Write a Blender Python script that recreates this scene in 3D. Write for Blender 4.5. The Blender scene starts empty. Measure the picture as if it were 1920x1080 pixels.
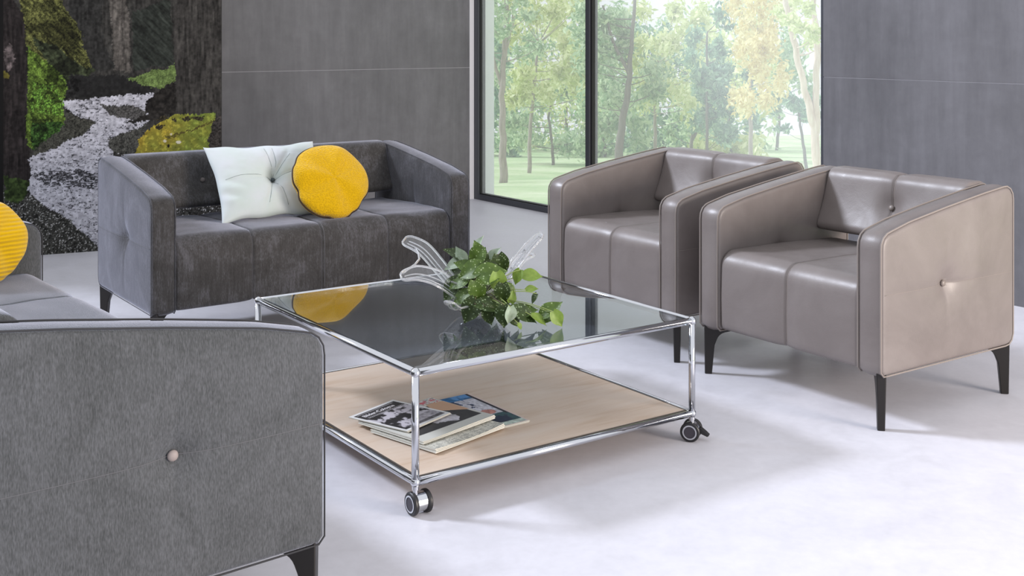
import bpy, bmesh, math, random
import numpy as np
from mathutils import Vector, Matrix

# ------------------------------------------------------------------ camera, sky, lights, exposure
SC = bpy.context.scene
COL = SC.collection
F, YH, H = 2225.0, 66.5, 1.15            # focal length in px (1920 wide), horizon row, eye height
cam_d = bpy.data.cameras.new('camera')
cam = bpy.data.objects.new('camera', cam_d); COL.objects.link(cam)
cam.location = (0, 0, H); cam.rotation_euler = (math.pi / 2, 0, 0)
cam_d.sensor_width = 36.0; cam_d.lens = F * 36.0 / 1920.0
cam_d.shift_y = -(540.0 - YH) / 1920.0
cam_d.clip_end = 300
SC.camera = cam

world = bpy.data.worlds.new('sky'); SC.world = world
world.use_nodes = True
bg = world.node_tree.nodes['Background']
bg.inputs[0].default_value = (0.93, 0.95, 1.0, 1); bg.inputs[1].default_value = 0.80

def lamp(name, kind, loc, direction, energy, color, **kw):
    d = bpy.data.lights.new(name, kind); d.energy = energy; d.color = color
    for k, v in kw.items(): setattr(d, k, v)
    o = bpy.data.objects.new(name, d); COL.objects.link(o); o.location = loc
    o.rotation_euler = Vector(direction).to_track_quat('-Z', 'Y').to_euler()
    return o
lamp('sun', 'SUN', (-6, 5, 4), (1.0, -0.24, -0.80), 2.4, (0.82, 0.87, 1.0), angle=math.radians(9))
lamp('warm_softbox', 'AREA', (4.6, 0.6, 1.15), (-3.2, 3.0, -0.75), 215, (1.0, 0.88, 0.78), shape='RECTANGLE', size=1.6, size_y=1.6)

vs = SC.view_settings
vs.view_transform = 'Standard'; vs.look = 'None'; vs.exposure = 0.5; vs.gamma = 1.0
vs.use_curve_mapping = False

# ------------------------------------------------------------------ helpers
ALB = 0.71                                # scales indoor colours down, standing in for dimmer light than outdoors
def sr(r, g, b):
    f = lambda c: (c / 255 / 12.92) if c / 255 <= 0.04045 else ((c / 255 + 0.055) / 1.055) ** 2.4
    return (f(r) * ALB, f(g) * ALB, f(b) * ALB, 1.0)

def tag(o, label=None, cat=None, group=None, kind=None):
    if label: o['label'] = label
    if cat: o['category'] = cat
    if group: o['group'] = group
    if kind: o['kind'] = kind
    return o

def empty(name, loc, rz=0.0):
    o = bpy.data.objects.new(name, None); COL.objects.link(o)
    o.empty_display_size = 0.1
    o.location = loc; o.rotation_euler = (0, 0, rz)
    return o

def link(name, me, parent=None):
    o = bpy.data.objects.new(name, me); COL.objects.link(o)
    if parent is not None: o.parent = parent
    return o

def mesh(name, verts, faces, mat, parent=None, smooth=True, fix=False):
    me = bpy.data.meshes.new(name)
    me.from_pydata([tuple(map(float, v)) for v in verts], [], [tuple(int(i) for i in f) for f in faces])
    if fix:
        bm = bmesh.new(); bm.from_mesh(me); bmesh.ops.recalc_face_normals(bm, faces=bm.faces); bm.to_mesh(me); bm.free()
    if smooth: me.polygons.foreach_set('use_smooth', [True] * len(me.polygons))
    if mat: me.materials.append(mat)
    me.update()
    return link(name, me, parent)

def bm_obj(name, bm, mat, parent=None, smooth=False, angle=None):
    me = bpy.data.meshes.new(name); bm.to_mesh(me); bm.free()
    if smooth: me.polygons.foreach_set('use_smooth', [True] * len(me.polygons))
    if mat: me.materials.append(mat)
    o = link(name, me, parent)
    if angle: me.set_sharp_from_angle(angle=math.radians(angle))
    return o

def box(name, lo, hi, mat, parent=None, bevel=0.0, seg=2):
    bm = bmesh.new(); bmesh.ops.create_cube(bm, size=1)
    for v in bm.verts:
        v.co = Vector([lo[i] + (v.co[i] + 0.5) * (hi[i] - lo[i]) for i in range(3)])
    if bevel: bmesh.ops.bevel(bm, geom=bm.edges[:], offset=bevel, segments=seg, affect='EDGES', profile=0.5)
    return bm_obj(name, bm, mat, parent, smooth=bool(bevel), angle=40 if bevel else None)

def prism(name, pts, z0, z1, mat, parent=None):
    """upright prism over a ground polygon"""
    n = len(pts)
    vs_ = [(p[0], p[1], z0) for p in pts] + [(p[0], p[1], z1) for p in pts]
    fs = [list(range(n))[::-1], list(range(n, 2 * n))] + [[i, (i + 1) % n, n + (i + 1) % n, n + i] for i in range(n)]
    return mesh(name, vs_, fs, mat, parent, smooth=False, fix=True)

def tube_geo(pts, r, seg=10, closed=False, cap=True):
    pts = [Vector(p) for p in pts]; n = len(pts)
    rs = r if hasattr(r, '__len__') else [r] * n
    vs_, fs = [], []
    up = None
    for i, p in enumerate(pts):
        a = pts[i - 1] if (i > 0 or closed) else pts[i]
        b = pts[(i + 1) % n] if (i < n - 1 or closed) else pts[i]
        t = (b - a).normalized()
        if up is None:
            up = t.orthogonal().normalized()
        else:
            up = (up - t * up.dot(t))
            up = up.normalized() if up.length > 1e-6 else t.orthogonal().normalized()
        w = t.cross(up)
        for k in range(seg):
            an = 2 * math.pi * k / seg
            vs_.append(p + (up * math.cos(an) + w * math.sin(an)) * rs[i])
    m = n if closed else n - 1
    for i in range(m):
        for k in range(seg):
            j = (i + 1) % n
            fs.append((i * seg + k, i * seg + (k + 1) % seg, j * seg + (k + 1) % seg, j * seg + k))
    if cap and not closed:
        fs.append(tuple(range(seg))[::-1]); fs.append(tuple(range((n - 1) * seg, n * seg)))
    return vs_, fs

def tube(name, pts, r, mat, parent=None, seg=10, closed=False):
    v, f = tube_geo(pts, r, seg, closed)
    return mesh(name, v, f, mat, parent)

def lathe(name, prof, mat, parent=None, seg=28, axis=(0, 0, 1), center=(0, 0, 0), angle=35):
    """revolve (radius, height) profile round axis"""
    q = Vector((0, 0, 1)).rotation_difference(Vector(axis))
    vs_, fs = [], []
    n = len(prof)
    for k in range(seg):
        an = 2 * math.pi * k / seg
        for (r, z) in prof:
            vs_.append(Vector(center) + q @ Vector((r * math.cos(an), r * math.sin(an), z)))
    for k in range(seg):
        j = (k + 1) % seg
        for i in range(n - 1):
            fs.append((k * n + i, j * n + i, j * n + i + 1, k * n + i + 1))
    o = mesh(name, vs_, fs, mat, parent)
    bm = bmesh.new(); bm.from_mesh(o.data)
    bmesh.ops.remove_doubles(bm, verts=bm.verts, dist=1e-6)
    bmesh.ops.recalc_face_normals(bm, faces=bm.faces); bm.to_mesh(o.data); bm.free()
    if angle: o.data.set_sharp_from_angle(angle=math.radians(angle))
    return o

def fillet(corners, n=6):
    """closed 2D polygon from (x, y, radius) corners"""
    out = []
    m = len(corners)
    for i, (x, y, r) in enumerate(corners):
        p = Vector((x, y)); a = Vector(corners[i - 1][:2]); b = Vector(corners[(i + 1) % m][:2])
        d1 = (a - p).normalized(); d2 = (b - p).normalized()
        ang = d1.angle(d2)
        if r <= 0 or ang > math.pi - 1e-3: out.append(p); continue
        t = r / math.tan(ang / 2)
        t = min(t, 0.49 * (a - p).length, 0.49 * (b - p).length); r = t * math.tan(ang / 2)
        c = p + (d1 + d2).normalized() * (r / math.sin(ang / 2))
        s = p + d1 * t - c; e = p + d2 * t - c
        a0 = math.atan2(s.y, s.x); a1 = math.atan2(e.y, e.x)
        da = (a1 - a0 + math.pi) % (2 * math.pi) - math.pi
        for k in range(n + 1):
            an = a0 + da * k / n
            out.append(c + Vector((math.cos(an), math.sin(an))) * r)
    return np.array([(p.x, p.y) for p in out])

def resample(P, n):
    Q = np.vstack([P, P[:1]]); d = np.r_[0, np.cumsum(np.linalg.norm(np.diff(Q, axis=0), axis=1))]
    t = np.linspace(0, d[-1], n, endpoint=False)
    return np.c_[np.interp(t, d, Q[:, 0]), np.interp(t, d, Q[:, 1])]

def normals2(P):
    t = np.roll(P, -1, 0) - np.roll(P, 1, 0); t /= np.linalg.norm(t, axis=1)[:, None] + 1e-12
    nrm = np.c_[t[:, 1], -t[:, 0]]
    area = 0.5 * np.sum(P[:, 0] * np.roll(P[:, 1], -1) - np.roll(P[:, 0], -1) * P[:, 1])
    return nrm if area > 0 else -nrm

def copy_tree(o, parent=None):
    c = o.copy(); COL.objects.link(c)
    if parent is not None: c.parent = parent
    for ch in list(o.children): copy_tree(ch, c)
    return c

def unproj(px, py, Z): return Vector(((px - 960) / F * Z, Z, H - (py - YH) * Z / F))

def onplane(px, py, z):
    Z = F * (H - z) / (py - YH); return Vector(((px - 960) / F * Z, Z, z))

def vnoise(x, y, seed=0):
    """value noise on arrays"""
    rs = np.random.RandomState(seed); T = rs.rand(256, 256)
    xi = np.floor(x).astype(int); yi = np.floor(y).astype(int); fx = x - xi; fy = y - yi
    fx = fx * fx * (3 - 2 * fx); fy = fy * fy * (3 - 2 * fy)
    g = lambda a, b: T[a % 256, b % 256]
    return (g(xi, yi) * (1 - fx) + g(xi + 1, yi) * fx) * (1 - fy) + (g(xi, yi + 1) * (1 - fx) + g(xi + 1, yi + 1) * fx) * fy

def fbm(x, y, seed=0, oct=4):
    s = 0; a = 0.5; t = 0
    for k in range(oct):
        s = s + a * vnoise(x * 2 ** k, y * 2 ** k, seed + k); t += a; a *= 0.55
    return s / t

def inpoly(x, y, poly):
    c = np.zeros(x.shape, bool); n = len(poly)
    for i in range(n):
        x1, y1 = poly[i]; x2, y2 = poly[(i + 1) % n]
        if y1 == y2: continue
        k = ((y1 > y) != (y2 > y)) & (x < (x2 - x1) * (y - y1) / (y2 - y1) + x1)
        c ^= k
    return c

# ------------------------------------------------------------------ materials
def mat(name, base=(0.8, 0.8, 0.8, 1), rough=0.5, metal=0.0, **kw):
    m = bpy.data.materials.new(name); m.use_nodes = True
    b = m.node_tree.nodes['Principled BSDF']
    b.inputs['Base Color'].default_value = base if len(base) == 4 else (*base, 1)
    b.inputs['Roughness'].default_value = rough; b.inputs['Metallic'].default_value = metal
    for k, v in kw.items(): b.inputs[k.replace('_', ' ')].default_value = v
    return m

class N:
    """tiny node helper for one material"""
    def __init__(s, m): s.t = m.node_tree; s.b = s.t.nodes.get('Principled BSDF')
    def node(s, typ, ins=None, **at):
        n = s.t.nodes.new(typ)
        for k, v in at.items(): setattr(n, k, v)
        for k, v in (ins or {}).items():
            if hasattr(v, 'is_output'): s.t.links.new(v, n.inputs[k])
            else: n.inputs[k].default_value = v
        return n
    def link(s, a, b): s.t.links.new(a, b)
    def coord(s, scale=(1, 1, 1), rot=(0, 0, 0), kind='Object'):
        c = s.node('ShaderNodeTexCoord')
        return s.node('ShaderNodeMapping', {'Vector': c.outputs[kind], 'Scale': scale, 'Rotation': rot}).outputs[0]
    def noise(s, vec, scale, detail=4, rough=0.55, dist=0.0):
        return s.node('ShaderNodeTexNoise', {'Vector': vec, 'Scale': scale, 'Detail': detail, 'Roughness': rough, 'Distortion': dist}).outputs[0]
    def ramp(s, fac, stops):
        r = s.node('ShaderNodeValToRGB', {'Fac': fac}); e = r.color_ramp.elements
        while len(e) < len(stops): e.new(0.5)
        for k, (p, c) in enumerate(stops): e[k].position = p; e[k].color = c
        return r.outputs[0]
    def mixc(s, fac, a, b, mode='MIX'):
        n = s.node('ShaderNodeMix', data_type='RGBA', blend_type=mode)
        for k, v in ((0, fac), (6, a), (7, b)):
            if hasattr(v, 'is_output'): s.link(v, n.inputs[k])
            else: n.inputs[k].default_value = v
        return n.outputs[2]
    def math(s, op, a, b=0.0):
        n = s.node('ShaderNodeMath', operation=op)
        for k, v in ((0, a), (1, b)):
            if hasattr(v, 'is_output'): s.link(v, n.inputs[k])
            else: n.inputs[k].default_value = v
        return n.outputs[0]
    def bump(s, h, strength=0.3, dist=0.01, normal=None):
        i = {'Height': h, 'Strength': strength, 'Distance': dist}
        if normal is not None: i['Normal'] = normal
        return s.node('ShaderNodeBump', i).outputs[0]
    def base(s, c): s.link(c, s.b.inputs['Base Color'])
    def rough(s, c): s.link(c, s.b.inputs['Roughness'])
    def norm(s, c): s.link(c, s.b.inputs['Normal'])

def concrete(name, c0, c1, c2):
    m = mat(name, c1, 0.62, Specular_IOR_Level=0.35); n = N(m)
    v = n.coord()
    big = n.noise(v, 1.3, 6, 0.6, 0.4); fine = n.noise(v, 14, 6, 0.65); streak = n.noise(n.coord((6, 6, 0.7)), 3.0, 5, 0.6)
    f = n.math('ADD', n.math('MULTIPLY', big, 0.5), n.math('ADD', n.math('MULTIPLY', fine, 0.2), n.math('MULTIPLY', streak, 0.3)))
    n.base(n.ramp(f, [(0.36, c0), (0.5, c1), (0.66, c2)]))
    n.norm(n.bump(fine, 0.08, 0.004))
    return m
M_WALL = concrete('grey_concrete_panel', sr(102, 101, 105), sr(117, 116, 120), sr(133, 132, 137))
M_JOINT = mat('pale_joint', sr(176, 175, 182), 0.8)
M_WHITE = mat('white_plaster', (0.92, 0.92, 0.93, 1), 0.7)
M_TRIM = mat('pale_grey_trim', sr(250, 249, 255), 0.6)
M_ALU = mat('dark_grey_window_frame', sr(88, 90, 97), 0.4, 0.3)
M_SEAL = mat('black_rubber_seal', sr(18, 18, 20), 0.6)

def make_floor_mat():
    m = mat('pale_screed_floor', sr(222, 220, 228), 0.42, Specular_IOR_Level=0.3); n = N(m)
    v = n.coord()
    a = n.noise(v, 0.9, 5, 0.55, 0.5); b = n.noise(v, 7, 6, 0.65, 0.8); c = n.noise(v, 40, 4, 0.6)
    f = n.math('ADD', n.math('MULTIPLY', a, 0.45), n.math('ADD', n.math('MULTIPLY', b, 0.35), n.math('MULTIPLY', c, 0.2)))
    n.base(n.ramp(f, [(0.34, sr(214, 213, 220)), (0.5, sr(226, 225, 233)), (0.66, sr(236, 235, 243))]))
    n.rough(n.ramp(b, [(0.3, (0.36,) * 3 + (1,)), (0.7, (0.52,) * 3 + (1,))]))
    n.norm(n.bump(c, 0.05, 0.003))
    return m
M_FLOOR = make_floor_mat()

def fabric(name, dark, mid, lite, streak=1.0):
    m = mat(name, mid, 0.85, Sheen_Weight=0.55, Sheen_Roughness=0.4, Specular_IOR_Level=0.15); n = N(m)
    m.node_tree.nodes['Principled BSDF'].inputs['Sheen Tint'].default_value = (0.75, 0.78, 0.95, 1)
    st = n.noise(n.coord((20, 20, 2.2)), 6.0, 4, 0.7)
    cr = n.noise(n.coord((3, 3, 3)), 2.4, 6, 0.6, 1.0)
    wv = n.noise(n.coord((1, 1, 0.25)), 420, 2, 0.5)
    f = n.math('ADD', n.math('MULTIPLY', st, 0.32 * streak), n.math('ADD', n.math('MULTIPLY', cr, 0.75 - 0.32 * streak - 0.6 * (1 - streak)), n.math('MULTIPLY', wv, 0.25 + 0.7 * (1 - streak))))
    n.base(n.ramp(f, [(0.36, dark), (0.5, mid), (0.68, lite)]))
    h = n.math('ADD', n.math('MULTIPLY', wv, 0.6), n.math('MULTIPLY', cr, max(0.0, 0.6 * streak - 0.36)))
    n.norm(n.bump(h, 0.35, 0.004))
    return m
M_VELVET = fabric('grey_crushed_velvet', sr(58, 56, 54), sr(77, 75, 74), sr(116, 115, 120))
M_CHENILLE = fabric('grey_woven_chenille', sr(74, 76, 77), sr(92, 94, 96), sr(112, 114, 118), 0.6)
M_SEAMG = mat('dark_grey_seam', sr(58, 58, 62), 0.8)
M_STITCHG = mat('grey_stitching', sr(112, 112, 116), 0.8)
M_BTNG = mat('taupe_cover_button', sr(168, 156, 152), 0.6)
M_BTNG2 = mat('grey_cover_button', sr(112, 104, 102), 0.7)

def leather():
    m = mat('taupe_leather', sr(134, 125, 122), 0.38, Specular_IOR_Level=0.5); n = N(m)
    v = n.coord()
    a = n.noise(v, 3.5, 5, 0.6, 0.5); g = n.node('ShaderNodeTexVoronoi', {'Vector': v, 'Scale': 420.0}).outputs[0]
    w = n.noise(v, 9, 4, 0.6, 1.2)
    n.base(n.ramp(a, [(0.3, sr(124, 115, 112)), (0.5, sr(134, 125, 122)), (0.72, sr(144, 136, 133))]))
    n.rough(n.ramp(w, [(0.3, (0.36,) * 3 + (1,)), (0.7, (0.5,) * 3 + (1,))]))
    h = n.math('ADD', n.math('MULTIPLY', g, 0.15), n.math('MULTIPLY', w, 1.0))
    n.norm(n.bump(h, 0.22, 0.004))
    return m
M_LEATHER = leather()
M_SEAML = mat('brown_seam_thread', sr(96, 84, 76), 0.7)
M_STITCHL = mat('pale_taupe_welt', sr(150, 140, 134), 0.5)
M_BTNL = mat('taupe_leather_button', sr(138, 127, 121), 0.4)
M_LEG = mat('black_bronze_cast_metal', sr(44, 41, 40), 0.38, 0.4)
M_CHROME = mat('polished_chrome', (0.60, 0.61, 0.64, 1), 0.08, 1.0)
M_BLACK = mat('black_rubber', sr(34, 33, 36), 0.45)
M_HUB = mat('dark_violet_grey_hub', sr(62, 58, 68), 0.5)

def maple():
    m = mat('pale_maple_veneer', sr(222, 202, 186), 0.45); n = N(m)
    g = n.noise(n.coord((1.2, 9, 9)), 2.0, 6, 0.6, 0.6); fine = n.noise(n.coord((6, 120, 40)), 1.5, 4, 0.6)
    f = n.math('ADD', n.math('MULTIPLY', g, 0.75), n.math('MULTIPLY', fine, 0.25))
    n.base(n.ramp(f, [(0.3, sr(214, 184, 156)), (0.48, sr(232, 210, 190)), (0.7, sr(238, 221, 205))]))
    return m
M_MAPLE = maple()
M_EDGE = mat('dark_panel_edging', sr(92, 84, 78), 0.5)

def sheet_glass(name, tint, ior, veil=0.0):
    m = bpy.data.materials.new(name); m.use_nodes = True; n = N(m); t = m.node_tree
    t.nodes.remove(t.nodes['Principled BSDF']); out = t.nodes['Material Output']
    tr = n.node('ShaderNodeBsdfTransparent', {'Color': tint}); gl = n.node('ShaderNodeBsdfGlossy', {'Color': (1, 1, 1, 1), 'Roughness': 0.0})
    bf = n.node('ShaderNodeNewGeometry').outputs['Backfacing']
    k = n.math('ADD', ior, n.math('MULTIPLY', bf, 1.0 / ior - ior))       # same reflectance from both sides of the sheet
    fr = n.node('ShaderNodeFresnel', {'IOR': k})
    a = n.node('ShaderNodeMixShader', {0: fr.outputs[0], 1: tr.outputs[0], 2: gl.outputs[0]}).outputs[0]
    if veil:
        df = n.node('ShaderNodeBsdfDiffuse', {'Color': (0.98, 1.0, 0.98, 1)})
        a = n.node('ShaderNodeMixShader', {0: veil, 1: a, 2: df.outputs[0]}).outputs[0]
    n.link(a, out.inputs[0])
    return m
M_PANE = sheet_glass('painted_haze_window_glass', (0.98, 1.0, 0.99, 1), 1.3, 0.22)  # white diffuse share imitates the overexposed haze of the view
M_TOPGLASS = sheet_glass('grey_tinted_table_glass', (0.44, 0.47, 0.49, 1), 2.0)
M_VASE = sheet_glass('clear_blown_glass', (0.93, 0.94, 0.96, 1), 2.1)
M_VASEB = mat('clear_glass_bead', (0.97, 0.98, 1.0, 1), 0.02, Transmission_Weight=0.85, IOR=1.45)

def attr_mat(name, rough=0.6, spec=0.3):
    m = mat(name, (1, 1, 1, 1), rough, Specular_IOR_Level=spec); n = N(m)
    a = n.node('ShaderNodeVertexColor', layer_name='print'); n.base(a.outputs[0]); return m
M_MURAL = attr_mat('printed_river_mural', 0.75, 0.1)
M_PRINT = attr_mat('printed_paper', 0.5)
M_PAPER = mat('newsprint_paper', sr(232, 230, 220), 0.75)

def knit(name, base, ribs):
    m = mat(name, base, 0.9, Sheen_Weight=0.3, Specular_IOR_Level=0.1); n = N(m)
    if ribs:
        w = n.node('ShaderNodeTexWave', {'Vector': n.coord(), 'Scale': 26.0, 'Distortion': 0.6, 'Detail': 1.0}, bands_direction='Y').outputs[1]
        f = n.noise(n.coord(), 160, 3, 0.6)
        h = n.math('ADD', n.math('MULTIPLY', w, 0.8), n.math('MULTIPLY', f, 0.3)); st = 0.6
    else:
        w = n.node('ShaderNodeTexVoronoi', {'Vector': n.coord((1, 1.6, 1)), 'Scale': 150.0}).outputs[0]
        h = w; st = 0.5
    d = tuple(c * 0.8 for c in base[:3]) + (1,)
    n.base(n.ramp(h, [(0.1, d), (0.7, base)]))
    n.norm(n.bump(h, st, 0.006))
    return m
M_YELLOW = knit('mustard_yellow_knit', sr(240, 190, 0), False)
M_YELLOWR = knit('yellow_ribbed_knit', sr(243, 194, 4), True)
M_ZIP = mat('dark_brown_zip_tape', sr(62, 40, 18), 0.7)

def mintcloth():
    m = mat('pale_mint_satin', sr(214, 226, 226), 0.6, Sheen_Weight=0.2); n = N(m)
    f = n.noise(n.coord((3, 3, 3)), 3, 4, 0.5)
    n.base(n.ramp(f, [(0.3, sr(212, 226, 222)), (0.7, sr(224, 230, 238))]))
    w = n.noise(n.coord(), 700, 2, 0.5); n.norm(n.bump(w, 0.08, 0.002))
    return m
M_MINT = mintcloth()
M_CREASE = mat('grey_crease_shade', sr(150, 162, 162), 0.7)  # grey standing in for shade in the pillow folds
M_DKBTN = mat('slate_cloth_button', sr(60, 74, 80), 0.6)

def leafmat(name, c0, c1, spots=None, amount=0.55, island=False, trans=0.35):
    m = mat(name, c0, 0.5); n = N(m); v = n.coord()
    col = n.ramp(n.noise(v, 4, 3, 0.5), [(0.3, c0), (0.7, c1)])
    if spots:
        vo = n.node('ShaderNodeTexVoronoi', {'Vector': v, 'Scale': 10.0, 'Randomness': 1.0}).outputs[0]
        nz = n.noise(v, 9, 2, 0.5)
        k = n.math('SUBTRACT', n.math('ADD', vo, n.math('MULTIPLY', nz, 0.6)), 0.0)
        col = n.mixc(n.ramp(k, [(amount - 0.12, (1, 1, 1, 1)), (amount, (0, 0, 0, 1))]), col, spots)
    if island:
        g = n.node('ShaderNodeNewGeometry').outputs['Random Per Island']
        col = n.mixc(n.ramp(g, [(0.0, (0, 0, 0, 1)), (1.0, (1, 1, 1, 1))]), c0, c1)
    n.base(col)
    t = m.node_tree; out = t.nodes['Material Output']
    tr = n.node('ShaderNodeBsdfTranslucent'); n.link(col, tr.inputs[0])
    mx = n.node('ShaderNodeMixShader', {0: trans, 1: n.b.outputs[0], 2: tr.outputs[0]})
    n.link(mx.outputs[0], out.inputs[0])
    return m
M_LEAFD = leafmat('dark_spotted_leaf', sr(40, 58, 18), sr(66, 88, 30), sr(160, 182, 140), 0.61, trans=.15)
M_LEAFG = leafmat('green_spotted_leaf', sr(70, 98, 28), sr(100, 130, 46), sr(186, 206, 150), 0.58, trans=.2)
M_LEAFL = leafmat('young_lime_leaf', sr(132, 164, 66), sr(160, 188, 88))
M_LEAFP = leafmat('pale_silver_leaf', sr(170, 192, 160), sr(206, 220, 198))
M_STEM = mat('pale_green_stem', sr(146, 164, 92), 0.5)
M_STEMB = mat('brown_stem', sr(84, 76, 44), 0.6)
M_SOIL = mat('dark_potting_soil', sr(50, 42, 36), 0.95)

ALB = 1.0                                 # garden colours left unscaled, imitating stronger daylight outside
TL = dict(  # paled leaf tones, near white at one end, imitate overexposed highlights
    lime=leafmat('lime_tree_leaf', sr(186, 202, 104), sr(254, 253, 214), island=True, trans=0.5),
    green=leafmat('green_tree_leaf', sr(116, 164, 104), sr(232, 244, 208), island=True, trans=0.5),
    deep=leafmat('bluish_green_tree_leaf', sr(86, 138, 108), sr(190, 222, 186), island=True, trans=0.5),
    gold=leafmat('golden_tree_leaf', sr(212, 190, 104), sr(254, 246, 196), island=True, trans=0.5))
def bark(name, a, b):
    m = mat(name, a, 0.9); n = N(m)
    n.base(n.ramp(n.noise(n.coord((9, 9, 1.5)), 3, 5, 0.6), [(0.3, a), (0.7, b)])); return m
M_BARK = bark('grey_bark', sr(138, 126, 116), sr(180, 168, 158))
M_BARKD = bark('dark_bark', sr(96, 92, 80), sr(130, 122, 108))
M_BARKP = bark('pale_pinkish_bark', sr(196, 170, 150), sr(232, 214, 200))
def grassmat():
    m = mat('lawn_grass', sr(150, 190, 110), 0.9); n = N(m); v = n.coord()
    f = n.math('ADD', n.math('MULTIPLY', n.noise(v, 0.5, 4, 0.6), 0.6), n.math('MULTIPLY', n.noise(v, 18, 4, 0.7), 0.4))
    n.base(n.ramp(f, [(0.35, sr(150, 184, 122)), (0.5, sr(190, 210, 156)), (0.66, sr(226, 230, 196))])); return m
M_GRASS = grassmat()

ALB = 0.71
# ------------------------------------------------------------------ the room
TH = 0.62                                                   # room / table bearing
def axes(t): return Vector((math.cos(t), math.sin(t), 0)), Vector((-math.sin(t), math.cos(t), 0))
UR, VR = axes(0.63)
C0 = Vector((-0.2705, 8.359, 0))                           # foot of the room corner by the window
def wl(t, out=0.0):  # point along left wall (t to the left), out = towards the room
    return C0 - UR * t - VR * out
def wr(t, out=0.0):  # point along window wall (t towards camera), out = towards the room
    return C0 - VR * t - UR * out

fl = [wl(-0.25), wl(9.0), Vector((-8, -4, 0)), Vector((6.5, -4, 0)), wr(9.6), wr(-0.0, -0.12)]
tag(prism('floor', [wl(-0.06), wl(9.0), Vector((-8, -4, 0)), Vector((6.5, -4, 0)), wr(9.6, -0.06), wr(-0.02, -0.06)], -0.12, 0.0, M_FLOOR),
    'pale lavender grey screed floor of the lounge', kind='structure')

def slab(name, a, b, th_dir, z0, z1, m, parent=None):
    return prism(name, [a, b, b + th_dir, a + th_dir], z0, z1, m, parent)
WH = 3.0
wall_l = tag(slab('wall_left', wl(0.0), wl(4.4), VR * 0.16, 0, WH, M_JOINT), 'grey concrete panelled wall behind the velvet sofa', kind='structure')
for k, (z0, z1) in enumerate(((0.0, 0.923), (0.927, 1.858), (1.862, WH))):
    for (a, b) in ((0.036, 2.398), (2.402, 4.4)):
        slab('wall_panel', wl(a, 0.002), wl(b, 0.002), VR * 0.002, z0, z1, M_WALL, wall_l)
tag(slab('trim_1', wl(-0.002, 0.004), wl(0.036, 0.004), VR * 0.02, 0, WH, M_TRIM), 'pale grey corner strip between concrete wall and window', kind='structure')

T_MUL, T_END = 1.263, 3.08
wall_r = tag(slab('wall_right', wr(T_END), wr(5.3), UR * 0.16, 0, WH, M_JOINT), 'grey concrete panelled wall right of the window', kind='structure')
for (z0, z1) in ((0.0, 0.943), (0.947, 1.886), (1.89, WH)):
    slab('wall_panel', wr(T_END - 0.004, 0.002), wr(5.3, 0.002), UR * 0.002, z0, z1, M_WALL, wall_r)
tag(slab('wall_right_header', wr(0.0), wr(T_END), UR * 0.16, 2.62, WH, M_WALL), 'concrete lintel above the window', kind='structure')

win = tag(empty('window_1', wr(0.0)), 'floor to ceiling window with dark grey frame and two panes', kind='structure')
def wbox(name, t0, t1, o0, o1, z0, z1, m):   # o: outward distance from the wall face
    pts = [wr(t0, -o0) - C0, wr(t1, -o0) - C0, wr(t1, -o1) - C0, wr(t0, -o1) - C0]
    return prism(name, pts, z0, z1, m, win)
wbox('frame_rail', 0.0, T_END, 0.0, 0.06, 0.0, 0.038, M_ALU)
wbox('frame_rail', 0.0, T_END, 0.0, 0.06, 2.56, 2.62, M_ALU)
wbox('frame_post', 0.0, 0.058, 0.0, 0.06, 0.038, 2.56, M_ALU)
wbox('mullion', T_MUL - 0.022, T_MUL + 0.014, -0.008, 0.052, 0.038, 2.56, M_ALU)
wbox('glazing_bead', T_MUL + 0.014, T_MUL + 0.028, 0.004, 0.05, 0.038, 2.56, M_SEAL)
wbox('frame_post', T_END - 0.03, T_END, 0.012, 0.06, 0.038, 2.56, M_ALU)
wbox('glazing_bead', 0.058, 0.066, 0.012, 0.055, 0.038, 2.56, M_SEAL)
wbox('glazing_bead', 0.066, T_END - 0.03, 0.012, 0.055, 0.038, 0.044, M_SEAL)
wbox('pane', 0.066, T_MUL - 0.022, 0.029, 0.033, 0.044, 2.56, M_PANE)
wbox('pane', T_MUL + 0.028, T_END - 0.03, 0.029, 0.033, 0.044, 2.56, M_PANE)
tag(slab('trim_2', wr(0.0, -0.062), wr(-0.2, -0.062), UR * 0.115, -0.12, WH, M_WHITE), 'white outside wall return beside the window', kind='structure')

# ------------------------------------------------------------------ river mural panel
def mural():
    um = Vector((math.cos(0.43), math.sin(0.43), 0)); nm = Vector((math.sin(0.43), -math.cos(0.43), 0))
    p0 = onplane(183.3, 470.7, 0.0)
    root = tag(empty('river_mural', p0), 'tall printed panel showing a river winding through dark green cliffs', 'mural')
    s = np.linspace(-0.60, 0.652, 380); z = np.r_[np.linspace(0.0, 1.40, 430), np.linspace(1.42, 2.5, 70)]
    S, Zz = np.meshgrid(s, z)
    X = p0.x + um.x * S; Y = p0.y + um.y * S
    px = 960 + F * X / Y; py = YH + F * (H - Zz) / Y
    col = paint_river(px, py)
    # tiny outward lean of the free edge like a hung textile
    V = np.c_[(um.x * S).ravel(), (um.y * S).ravel(), Zz.ravel()]
    nz, ns = S.shape
    idx = np.arange(nz * ns).reshape(nz, ns)
    fc = np.stack([idx[:-1, :-1], idx[:-1, 1:], idx[1:, 1:], idx[1:, :-1]], -1).reshape(-1, 4)
    V = V + np.array(nm) * 0.0
    o = mesh('print_sheet', V.tolist(), fc.tolist(), M_MURAL, root, smooth=False)
    at = o.data.color_attributes.new('print', 'FLOAT_COLOR', 'POINT')
    at.data.foreach_set('color', np.c_[col.reshape(-1, 3), np.ones(nz * ns)].astype(np.float32).ravel())
    e0 = um * -0.603; e1 = um * 0.655
    prism('backing_board', [e0 - nm * 0.001, e1 - nm * 0.001, e1 - nm * 0.03, e0 - nm * 0.03], 0.0, 2.5, mat('charcoal_panel_edge', sr(44, 44, 44), 0.7), root)
    return root

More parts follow.
